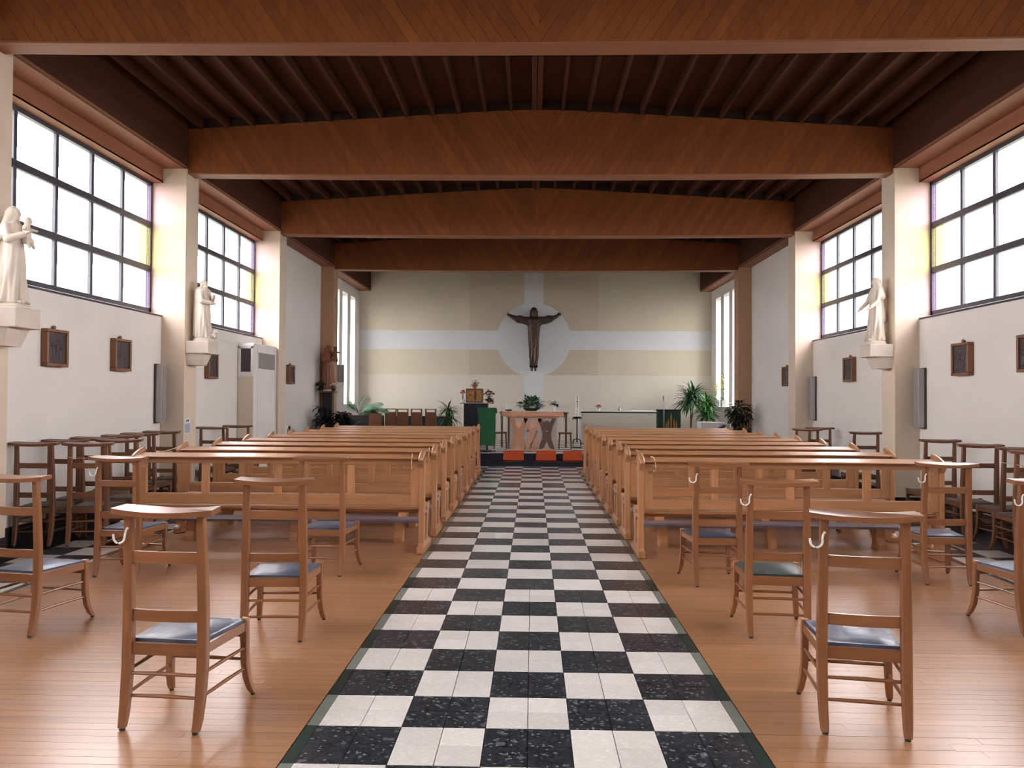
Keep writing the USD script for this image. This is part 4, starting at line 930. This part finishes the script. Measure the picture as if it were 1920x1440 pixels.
# behind the altar: a side table with books and two stools
tb = T('credence_table', 'narrow dark-topped table standing behind the altar', 'table', (.05, 18.3, ZP))
obj('table_top', cbox(-.92, .92, -.22, .22, .91, .945, .005), W['oldx'], tb)
for s in (-1, 1):
    for y in (-.18, .18): obj('leg', cbox(s * .86 - .02, s * .86 + .02, y - .02, y + .02, 0, .912, .004), W['chairz'], tb)
for x, lb in ((-.82, 'small dark wooden stool to the left behind the altar'), (.86, 'small dark wooden stool to the right behind the altar')):
    t = T('stool', lb, 'stool', (x, 17.55, ZP))
    obj('seat', cbox(-.17, .17, -.16, .16, .40, .435, .008), W['oldx'], t)
    for a in (-1, 1):
        for b in (-1, 1): obj('leg', tube([(a * .14, b * .13, .40), (a * .16, b * .15, 0)], [.016, .013], 8), W['oldz'], t)

# orange cushions against the step
for x0, x1, lb in ((-.672, -.186, 'orange cushion leaning on the chancel step, leftmost of three'), (.10, .572, 'orange cushion leaning on the chancel step, middle of three'), (.73, 1.19, 'orange cushion leaning on the chancel step, rightmost of three')):
    t = T('kneeling_cushion', lb, 'cushion', ((x0 + x1) / 2, 15.60, .104), 0, 'orange cushions on the step'); w = (x1 - x0) / 2
    m = hull([(x * w * (1 if z < .2 else .94), y, z) for x in (-1, 1) for y, z in ((-.045, .02), (-.045, .215), (-.03, .235), (.03, .235), (.045, .22), (.045, .01), (-.03, 0))])
    tilt(m, D(-10), (1, 0, 0), (0, 0, 0)); obj('pad', m, MT['orange'], t)
    sm = [tilt(tube([(-w, y, .018), (-w * .95, y, .228), (w * .95, y, .228), (w, y, .018), (-w, y, .018)], .005, 5), D(-10), (1, 0, 0), (0, 0, 0)) for y in (-.043,)]
    obj('piping', sm, MT['orange'], t)

# green ambo on the left
t = T('ambo', 'lectern hung with a plain green cloth, left of the altar', 'lectern', (-1.10, 16.35, ZP))
obj('foot', [cbox(-.22, .22, -.03, .03, 0, .03, .005), cbox(-.03, .03, -.2, .2, 0, .03, .005)], MT['iron'], t)
obj('pole', cyl((0, 0, .02), (0, 0, .95), .022), MT['iron'], t)
obj('book_rest', tilt(cbox(-.24, .24, -.12, .17, 1.0, 1.03, .006), D(-22), (1, 0, 0), (0, 0, 1.0)), W['oldx'], t)
n = 16; V, fs = [], []
for i in range(11):
    for j in range(n + 1):
        x = -.218 + .436 * j / n; z = 1.075 - .90 * i / 10; V.append((x * (1 - .10 * i / 10) + .01 * i / 10, -.16 + .008 * math.sin(j * 1.1 + .2 * i) * i / 10, z - .03 * (j / n) + .0))
for i in range(10):
    for j in range(n):
        a = i * (n + 1) + j; fs += [(a, a + 1, a + n + 2), (a, a + n + 2, a + n + 1)]
V = np.array(V); V2 = V + np.array([0, .006, 0])
obj('cloth', cat([trimesh.Trimesh(V, fs, process=False), trimesh.Trimesh(V2, np.array(fs)[:, ::-1], process=False), cbox(-.218, .218, -.165, .16, 1.035, 1.075, .004)]), MT['greencloth'], t, label='hanging green cloth')

# tabernacle stand with icon
t = T('tabernacle_stand', 'dark blue-black pedestal with a thin top slab, left of the altar', 'pedestal', (-1.62, 19.75, ZP))
obj('pedestal_body', cbox(-.33, .35, -.22, .22, 0, 1.15, .006), MT['navy'], t)
obj('top_slab', cbox(-.44, .50, -.27, .27, 1.15, 1.175, .005), MT['greypane'], t)
obj('slab_cloth', cbox(-.43, .0, -.26, .26, 1.1752, 1.181, .002), MT['whitecloth'], t)
ZT = ZP + 1.182
t = T('tabernacle', 'wooden tabernacle with a gilded picture door in a dark frame, on the pedestal', 'tabernacle', (-1.655, 19.70, ZT))
obj('case', cbox(-.245, .245, -.15, .15, 0, .40, .006), W['oldx'], t)
dr = obj('door', cbox(-.205, .205, -.165, -.145, .04, .36, .004), MT['icon'], t, label='gilded picture door')
fl_ = [ball((-.11, -.166, .22), .032, 1, (1, .2, 1)), ball((.03, -.166, .17), 1, 2, (.035, .006, .12)), ball((.03, -.168, .29), .03, 1, (1, .3, 1.3)), cbox(.09, .18, -.168, -.164, .15, .16, .001), cbox(-.18, -.06, -.168, -.164, .10, .11, .001), cbox(.08, .16, -.168, -.164, .21, .218, .001)]
obj('painted_figure', fl_, MT['icondark'], dr)
obj('moulding', [cbox(-.235, .235, -.172, -.15, .36, .392, .004), cbox(-.235, .235, -.172, -.15, .01, .042, .004), cbox(-.235, -.205, -.172, -.15, .03, .37, .004), cbox(.205, .235, -.172, -.15, .03, .37, .004)], W['oldz'], t)
bouquet('flower_bowl', 'terracotta bowl of white flowers on top of the tabernacle', 'flowers', (-1.65, 19.70, ZT + .402), [(0, 0), (.035, 0), (.045, .015), (.085, .09), (.09, .12), (.08, .12), (.07, .08), (0, .05)], 'petalwhite', 16, .15, .18, seed=5, bs=.024, vasemat='terracotta')
bouquet('potted_flower', 'red flower in a white pot at the left end of the pedestal', 'flowers', (-1.99, 19.62, ZT), [(0, 0), (.05, 0), (.065, .08), (.07, .08), (.07, .07), (.06, .07), (.05, .05), (0, .05)], 'petalred', 7, .07, .26, seed=6, bs=.03, leafn=12, flat=1.2)
bouquet('potted_flower', 'dark red potted plant at the right end of the pedestal', 'flowers', (-1.23, 19.62, ZT), [(0, 0), (.05, 0), (.07, .10), (.075, .10), (.075, .09), (.065, .09), (.05, .05), (0, .05)], 'petaldark', 20, .17, .22, seed=8, bs=.028, leafn=26, vasemat='terracotta')

# white sideboard on the right
t = T('sideboard', 'long low white altar sideboard with a dark line under its top, right of the altar', 'sideboard', (2.52, 20.35, ZP))
obj('body', cbox(-1.12, 1.14, -.25, .25, .02, .90, .006), MT['creamlight'], t)
obj('top_line', cbox(-1.12, 1.14, -.257, .25, .90, .935, .003), MT['iron'], t, label='dark line under the top')
obj('edge_post', cbox(-1.15, -1.10, -.262, .25, .0, .935, .004), MT['white'], t); obj('edge_post', cbox(1.11, 1.155, -.262, .25, .0, .935, .004), MT['white'], t)
obj('lower_lip', cbox(-1.10, 1.11, -.262, -.25, .875, .90, .002), MT['white'], t)
obj('top', cbox(-1.16, 1.16, -.28, .26, .935, .96, .004), MT['whitecloth'], t)
obj('plinth', box(-1.1, 1.1, -.22, .22, 0, .02), MT['iron'], t)
ZB = ZP + .961
bouquet('potted_flower', 'small pink flower in a white pot on the white sideboard', 'flowers', (1.94, 20.25, ZB), [(0, 0), (.045, 0), (.055, .07), (.06, .07), (.06, .06), (.05, .06), (0, .04)], 'petalred', 6, .07, .12, seed=11, bs=.028, leafn=8)
t = T('cruet', 'small silver cruet standing on the white sideboard', 'cruet', (2.55, 20.25, ZB)); obj('body', lathe([(0, 0), (.035, 0), (.04, .03), (.022, .07), (.014, .09), (.018, .11), (0, .112)], 16), MT['silver'], t); obj('stopper', ball((0, 0, .12), .013, 1), MT['silver'], t)
t = T('folded_linen', 'folded white linen lying along the white sideboard', 'cloth', (3.10, 20.25, ZB)); obj('fold', [cbox(-.35, .45, -.12, .12, 0, .012, .004), cbox(-.3, .44, -.11, .12, .012, .022, .004)], MT['whitecloth'], t)

# second, dark green lectern with emblem, and a microphone stand
t = T('lectern', 'lectern with a bottle-green front embroidered with candles, right of the white sideboard', 'lectern', (3.83, 19.45, ZP))
obj('body', cbox(-.30, .33, -.17, .17, .0, 1.0, .006), MT['greendark'], t); obj('reading_top', cbox(-.31, .34, -.19, .18, 1.0, 1.025, .005), MT['greendark'], t)
em = []
for x, z0, z1 in ((-.02, .42, .70), (.06, .48, .86), (.14, .42, .70), (.205, .40, .64), (-.075, .40, .62)): em.append(cbox(x - .022, x + .022, -.178, -.168, z0, z1, .003)); em.append(ball((x, -.174, z1 + .04), .02, 1, (.7, .3, 1.6)))
obj('embroidered_candles', em, MT['gold'], t, label='golden embroidered candles'); obj('embroidered_base', [cbox(.0, .12, -.178, -.168, .34, .48, .003), cbox(-.08, .22, -.178, -.168, .34, .38, .003)], MT['red'], t)
t = T('microphone_stand', 'thin black microphone stand before the green lectern', 'microphone', (3.66, 19.10, ZP))
obj('base', lathe([(0, 0), (.13, 0), (.13, .015), (.03, .025), (0, .025)], 24), MT['iron'], t); obj('pole', cyl((0, 0, .02), (0, 0, 1.25), .011), MT['silver'], t); obj('boom', tube([(0, 0, 1.25), (-.01, 0, 1.33), (-.02, .02, 1.40)], [.008, .010, .014], 8), MT['iron'], t)

# paschal candle
t = T('paschal_candle', 'tall decorated white candle on a black iron stand, right of the altar', 'candle', (1.155, 17.35, ZP))
for q in range(4):
    a = PI / 4 + q * PI / 2; obj('stand_leg', tube([(.03 * math.cos(a), .03 * math.sin(a), .28), (.11 * math.cos(a), .11 * math.sin(a), .26), (.14 * math.cos(a), .14 * math.sin(a), .2), (.14 * math.cos(a), .14 * math.sin(a), 0)], .010, 6), MT['iron'], t)
obj('stand_pole', cyl((0, 0, .2), (0, 0, .84), .016), MT['iron'], t)
obj('ring', lathe([(.13, .05), (.145, .05), (.145, .065), (.13, .065), (.13, .05)], 20), MT['iron'], t)
obj('drip_dish', lathe([(0, .82), (.06, .84), (.065, .85), (0, .84)], 20), MT['iron'], t)
obj('candle', lathe([(0, .84), (.042, .84), (.042, 1.40), (.038, 1.405), (0, 1.395)], 20), MT['wax'], t, label='white candle')
obj('candle_emblem', [cbox(-.007, .007, -.045, -.038, 1.08, 1.34, .002), cbox(-.024, .024, -.045, -.034, 1.22, 1.24, .002), ball((0, -.042, 1.36), .011, 1, (1, .4, 1.6)), ball((0, -.042, .99), .012, 1, (1, .4, 1)), ball((0, -.042, .92), .009, 1, (1, .4, 1))], MT['icondark'], t, label='dark cross and signs on the candle')
r = random.Random(12); wl, wbm = [], []
for i in range(34):
    a = 2.4 * i; wl.append(leafblade((.04 * math.cos(a), .04 * math.sin(a), .84), (math.cos(a), math.sin(a), r.uniform(-.3, .5)), r.uniform(.07, .13), .04, .8, 4))
    if i % 4 == 0: wbm.append(ball((.10 * math.cos(a), .10 * math.sin(a), .86), .02, 1, (1, 1, .7)))
obj('wreath_foliage', wl, MT['leafdark'], t, smooth=60); obj('wreath_blossom', wbm, MT['petalwhite'], t)
V = [];
for i in range(8):
    z = .80 - .42 * i / 7; V += [(.045 + .004 * math.sin(i), -.022, z), (.105 + .006 * math.sin(i + 1), -.026, z - .01)]
V = np.array(V); f_ = [];
for i in range(7): f_ += [(2 * i, 2 * i + 1, 2 * i + 3), (2 * i, 2 * i + 3, 2 * i + 2)]
obj('ribbon', cat([trimesh.Trimesh(V, f_, process=False), trimesh.Trimesh(V + np.array([0, .004, 0]), np.array(f_)[:, ::-1], process=False)]), MT['whitecloth'], t, label='hanging white ribbon')

# right side: table with white cloth, plants, sill pots
t = T('side_table', 'small table under a white cloth at the right side of the chancel', 'table', (5.02, 18.75, ZP))
for a in (-1, 1):
    for b in (-1, 1): obj('leg', cbox(a * .40 - .02, a * .40 + .02, b * .22 - .02, b * .22 + .02, 0, .66, .003), W['oldz'], t)
obj('table_top', cbox(-.44, .44, -.26, .26, .66, .69, .004), W['oldx'], t)
obj('tablecloth', [cbox(-.45, .45, -.27, .27, .69, .698, .002), prism([(-.45, .695), (.45, .695), (.46, .30), (.2, .36), (-.02, .30), (-.25, .36), (-.485, .30)], 'xz', -.285, -.272), prism([(-.27, .695), (.27, .695), (.27, .30), (0, .36), (-.285, .30)], 'yz', -.462, -.451)], MT['whitecloth'], t, label='white cloth')
strapplant('yucca', 'tall yucca with drooping strap leaves beside the right chancel windows', 'plant', (4.74, 20.85, ZP), [(.0, 0, 1.28, 95, .72, .065), (.10, .05, 1.50, 60, .58, .055)], 'leaf', (.17, .28), seed=3)
strapplant('dracaena', 'bright green bushy plant between the yucca and the right chancel windows', 'plant', (4.96, 19.72, ZP), [(.02, 0, 1.20, 90, .46, .055), (.03, -.08, .95, 80, .46, .05)], 'leafbright', (.17, .28), seed=6)
sl = T('window_shelf', 'shelf under the right chancel windows carrying two white pots', 'shelf', (X0 + XW, 19.83, 1.34)); obj('board', cbox(-.19, -.001, -1.4, 1.4, 0, .028, .005), MT['white'], sl)
for y, lb, sd in ((20.62, 'orchid in a white pot on the right chancel sill nearest the back wall', 1), (19.72, 'orchid in a white pot on the sill of the middle right chancel window', 2)):
    t = T('potted_orchid', lb, 'orchid', (X0 + XW - .10, y, 1.369), 0, 'orchids on the right chancel sills'); r = random.Random(sd)
    obj('pot', cbox(-.075, .075, -.10, .10, 0, .19, .01), MT['porcelain'], t); obj('soil', box(-.06, .06, -.085, .085, .18, .193), MT['soil'], t)
    obj('foliage', [leafblade((0, 0, .19), (-.1 - .25 * abs(math.cos(a)), math.sin(a), .7), .17, .05, 1.4, 6) for a in np.linspace(0, 6, 7)], MT['leaf'], t, smooth=60)
    sm, bl = [], []
    for q in range(4):
        dy = -.16 + .1 * q; H = r.uniform(.45, .72); pts = [(0, 0, .19), (-.01, dy * .4, .19 + H * .5), (-.03, dy, .19 + H)]; sm.append(tube(pts, .004, 5))
        for w_ in range(6):
            u = .45 + .55 * w_ / 5; bl += [ball((-.02 + r.uniform(-.03, .03), dy * u + r.uniform(-.045, .045), .19 + H * u), .026, 1, (.6, 1, .9))]
    obj('stem', sm, MT['leaf'], t, smooth=False); obj('blossom', bl, MT['petalyellow'], t)
t = T('dark_shrub', 'dark bushy pot plant at the foot of the right chancel pier', 'plant', (5.04, 16.5, ZP)); r = random.Random(21)
obj('pot', potmesh(.17, .26), MT['planter'], t)
obj('stem', [tube([(0, 0, .2), (r.uniform(-.1, .1), r.uniform(-.1, .1), .6), (r.uniform(-.22, .22), r.uniform(-.2, .1), .98)], .010, 5) for _ in range(6)], W['oldz'], t, smooth=False)
lv = []
for i in range(430):
    a, b, c = (r.gauss(0, 1) for _ in range(3)); n = math.sqrt(a * a + b * b + c * c); R = .36 * r.random() ** .4
    up = r.random() < .62; cx, cz, k = (.03, 1.0, 1.0) if up else (-.06, .58, 1.3)
    p = (cx + a / n * R * k * .82, b / n * R * .7, cz + c / n * R * (.85 if up else .5)); lv.append(leafblade(p, (a, b, c * .4 + .1), .14, .055, 1.2, 4))
obj('foliage', lv, MT['leafdark'], t, smooth=60)

# left side: carved statue on its pedestal, flowers, planter with palm, dracaena, chairs
t = T('statue_pedestal', 'dark pedestal under the carved wooden statue at the left chancel pier', 'pedestal', (-5.12, 16.72, ZP))
obj('column', cbox(-.12, .12, -.11, .11, 0, 1.42, .01), MT['iron'], t); obj('top_board', cbox(-.19, .19, -.17, .17, 1.42, 1.46, .006), W['oldx'], t); obj('foot', cbox(-.19, .19, -.17, .17, 0, .08, .01), MT['planter'], t)
t = T('carved_statue', 'brown carved wooden statue of a woman holding a child before the left chancel pier', 'statue', (-5.13, 16.74, ZP + 1.461), D(28)); plinth(t, .15, .05)
g = figure(1.10, WOMAN, [((.105, 0, .785), (.15, -.07, .665), (.08, -.15, .70), (0, -1, .3), .042), ((-.105, 0, .785), (-.135, -.05, .645), (.0, -.15, .66), (0, 0, 1), .042)], veil=True, seed=4, folds=.010)
g.apply_translation((0, 0, .05)); obj('figure', g, W['carved'], t, smooth=True)
chn = ch.copy(); chn.vertices *= 1.15; chn.apply_translation((.13, -.15, .84)); obj('child_figure', chn, W['carved'], t, smooth=True)
t = T('carved_backboard', 'tall narrow carved board behind the wooden statue', 'board', (-5.30, 16.98, ZP)); obj('board', prism([(-.05, 1.2), (.05, 1.2), (.045, 2.2), (0, 2.55), (-.045, 2.2)], 'xz', 0, .03), W['oldz'], t); obj('foot_post', cbox(-.03, .03, 0, .03, 0, 1.22, .004), W['oldz'], t)
bouquet('flower_pot', 'bunch of red and cream flowers on a stand below the wooden statue', 'flowers', (-4.72, 16.62, ZP + .63), [(0, 0), (.05, 0), (.065, .10), (.07, .10), (.07, .09), (.06, .09), (0, .05)], 'petaldark', 18, .16, .20, seed=31, bs=.03, leafn=30, vasemat='planter')
t = T('flower_stand', 'low dark stand holding flowers below the wooden statue', 'stand', (-4.72, 16.62, ZP)); obj('top', cbox(-.16, .16, -.14, .14, .60, .628, .005), W['oldx'], t)
for a in (-1, 1):
    for b in (-1, 1): obj('leg', cyl((a * .12, b * .1, .60), (a * .14, b * .12, 0), .012, 8), W['oldz'], t)
bouquet('flower_pot', 'small white-flowered pot beside the feet of the wooden statue', 'flowers', (-4.965, 16.62, ZP + 1.461), [(0, 0), (.04, 0), (.05, .08), (.055, .08), (.055, .07), (.045, .07), (0, .04)], 'petalwhite', 5, .08, .13, seed=33, bs=.026, leafn=26, vasemat='planter')
bouquet('flower_pot', 'dark leafy pot on the left of the statue pedestal', 'plant', (-5.285, 16.60, ZP + 1.461), [(0, 0), (.04, 0), (.05, .08), (.055, .08), (.055, .07), (.045, .07), (0, .04)], 'leafdark', 12, .10, .14, seed=34, bs=.04, leafn=36, vasemat='planter')
def shrub(label, loc, R, H, n, seed, L=.22, w=.06):
    t = T('dark_shrub', label, 'plant', loc); r = random.Random(seed)
    obj('pot', potmesh(R * .45, .24), MT['planter'], t); lv = []
    obj('stem', [tube([(0, 0, .2), (R * .3 * math.cos(q), R * .3 * math.sin(q), H * .6)], .009, 5) for q in range(0, 6)], W['oldz'], t, smooth=False)
    for i in range(n):
        a = 2.4 * i; u = r.random(); lv.append(leafblade((R * .45 * u * math.cos(a), R * .45 * u * math.sin(a), .24 + (H - .24) * r.random() * .9), (math.cos(a), math.sin(a), r.uniform(.0, .9)), L * r.uniform(.7, 1.2), w, r.uniform(.8, 2), 5))
    obj('foliage', lv, MT['leafdark'], t, smooth=60)
shrub('dark leafy plant massed in front of the statue pedestal on the left', (-4.62, 16.16, ZP), .26, 1.0, 180, 41, .24, .08)
shrub('dark leafy plant at the wall, left of the statue pedestal', (-5.06, 16.0, ZP), .20, 1.15, 120, 42, .24, .08)
t = T('fern_pot', 'striped fern to the right of the statue pedestal', 'fern', (-4.66, 17.35, ZP)); r = random.Random(44)
obj('pot', potmesh(.15, .5), MT['planter'], t); fr = []
for i in range(12):
    a = 2.4 * i; el = r.uniform(.35, 1.1); L = r.uniform(.28, .42)
    pts = [np.array([math.cos(a) * L * u, math.sin(a) * L * u, .5 + el * L * u - .35 * L * u * u * 1.6]) for u in np.linspace(0, 1, 9)]
    fr.append(tube(pts, .004, 4))
    for j in range(1, 9):
        for s in (-1, 1): fr.append(leafblade(pts[j], (-math.sin(a) * s + .4 * math.cos(a), math.cos(a) * s + .4 * math.sin(a), -.1), .09 * (1.1 - j / 10), .02, .6, 3))
obj('frond', fr, MT['leafpale'], t, smooth=60)
t = T('planter_box', 'long dark brown planter box below the left chancel windows', 'planter', (-4.80, 19.45, ZP))
obj('trough', [cbox(-.62, .55, -.22, -.18, .2, .80, .006), cbox(-.62, .55, .18, .22, .2, .80, .006), cbox(-.62, -.58, -.2, .2, .2, .80, .006), cbox(.51, .55, -.2, .2, .2, .80, .006), cbox(-.6, .53, -.2, .2, .2, .26, .006)], MT['planter'], t)
obj('brown_end', cbox(.20, .56, -.235, -.215, .40, .86, .006), W['oldx'], t); obj('support', [cbox(x - .03, x + .03, -.15, .15, 0, .2, .004) for x in (-.5, .43)], MT['planter'], t); obj('soil', box(-.58, .51, -.18, .18, .72, .77), MT['soil'], t)
t = T('palm', 'pale green arching palm rising from the left planter', 'palm', (-4.92, 19.45, ZP + .772)); r = random.Random(51)
for i, (a, el, L) in enumerate(((.15, 1.25, .78), (.45, 1.9, .68), (-.3, 1.0, .62), (-.9, 1.5, .55), (1.4, 2.4, .6), (.0, .6, .5), (2.6, 3.0, .42), (-2.2, 3.2, .45))):
    d = np.array([math.cos(a), math.sin(a) * .4, el]); d /= np.linalg.norm(d); pts = [np.zeros(3)]
    for u in range(18):
        d = d + np.array([0, 0, -.085]); d /= np.linalg.norm(d); pts.append(pts[-1] + d * L * 1.15 / 18)
    ms = [tube(pts, np.linspace(.010, .003, 19), 5)]
    for j in range(4, 19):
        tdir = pts[j] - pts[j - 1]; tdir /= np.linalg.norm(tdir); sd = np.cross(tdir, (0, 0, 1)); sd /= np.linalg.norm(sd) + 1e-9; up = np.cross(sd, tdir)
        for s in (-1, 1): ms.append(leafblade(pts[j], sd * s * .8 + tdir * .8 - up * .35 + np.array([0, 0, -.25]), .24 * math.sin(PI * (j - 2) / 18) + .03, .045, .5, 4))
    obj('frond', ms, MT['leafpale'], t, smooth=60)
strapplant('white_lily', 'small white-flowered plant in the left planter', 'plant', (-4.55, 19.40, ZP + .772), [(0, 0, .10, 16, .26, .03)], 'leaf', seed=55)
t = T('white_bell_flowers', 'white trumpet flowers rising from the left planter', 'flowers', (-4.62, 19.36, ZP + .772)); r = random.Random(57)
obj('stem', [tube([(0, 0, 0), (.05 * q, -.01, .12), (.07 * q, -.03, .22 + .02 * (q % 2))], .004, 5) for q in range(-2, 3)], MT['leaf'], t, smooth=False)
obj('blossom', [lathe([(0, 0), (.01, .0), (.02, .03), (.036, .05), (.03, .05), (.014, .028), (0, .01)], 12, (.07 * q, -.03, .21 + .02 * (q % 2))) for q in range(-2, 3)], MT['petalwhite'], t)
t = T('standing_plaque', 'pale upright panel with a grey plate beside the left chancel windows', 'panel', (-5.25, 18.45, ZP)); obj('panel', cbox(-.11, .11, 0, .03, 0, 2.2, .004), MT['white'], t); obj('plate', cbox(-.10, .11, -.01, .002, 1.72, 2.19, .003), MT['greypane'], t, label='grey plate'); obj('edge_strip', cbox(-.135, -.11, -.005, .03, 0, 2.25, .003), W['oldz'], t)
strapplant('dracaena', 'bushy dracaena standing between the dark chairs and the blue-black pedestal', 'plant', (-2.34, 18.95, ZP), [(0, 0, 1.02, 42, .46, .036), (.02, .02, .78, 40, .46, .036), (-.05, 0, .5, 34, .42, .036), (.05, 0, .98, 16, .3, .03)], 'leaf', (.19, .26), seed=9, stem_r=.014)

def choir_chair(label, loc, rz):
    t = T('choir_chair', label, 'chair', loc, rz, 'dark chairs at the left of the chancel')
    for s in (-1, 1):
        obj('back_leg', sweepbar([(s * .145, -.03, 0), (s * .145, 0, .42), (s * .145, -.05, .98)], [.018, .02, .018], .018), W['framez'], t)
        obj('front_leg', cbox(s * .14 - .018, s * .14 + .018, .34, .376, 0, .40, .003), W['framez'], t)
    obj('back_panel', tilt(cbox(-.135, .135, -.012, .012, .30, .90, .004), D(5), (1, 0, 0), (0, 0, .42)), W['framez'], t)
    obj('top_ledge', cbox(-.165, .165, -.11, .03, .97, .995, .005), W['framex'], t)
    obj('seat', cbox(-.16, .16, -.01, .39, .40, .425, .006), W['framex'], t); obj('seat_rail', cbox(-.13, .13, .33, .35, .33, .40, .003), W['framex'], t)
    return t
cc = choir_chair('dark chair with panelled back, leftmost before the altar wall', (-4.05, 19.6, ZP), D(12))
for x, rz, lb in ((-3.70, 4, 'second from left before the altar wall'), (-3.30, -3, 'third from left before the altar wall'), (-2.89, -8, 'rightmost before the altar wall, beside the dracaena')):
    copy(cc, (x, 19.6, ZP), D(rz), 'dark chair with panelled back, ' + lb, 'dark chairs at the left of the chancel')
t = T('bench', 'low dark bench behind the row of dark chairs', 'bench', (-3.35, 20.6, ZP)); obj('seat', cbox(-.95, .95, -.2, .2, .42, .47, .006), MT['navy'], t); obj('backrest', cbox(-.95, .95, .18, .21, .47, .76, .006), MT['navy'], t)
for s in (-1, 1): obj('leg', cbox(s * .85 - .03, s * .85 + .03, -.17, .2, 0, .42, .004), MT['navy'], t)
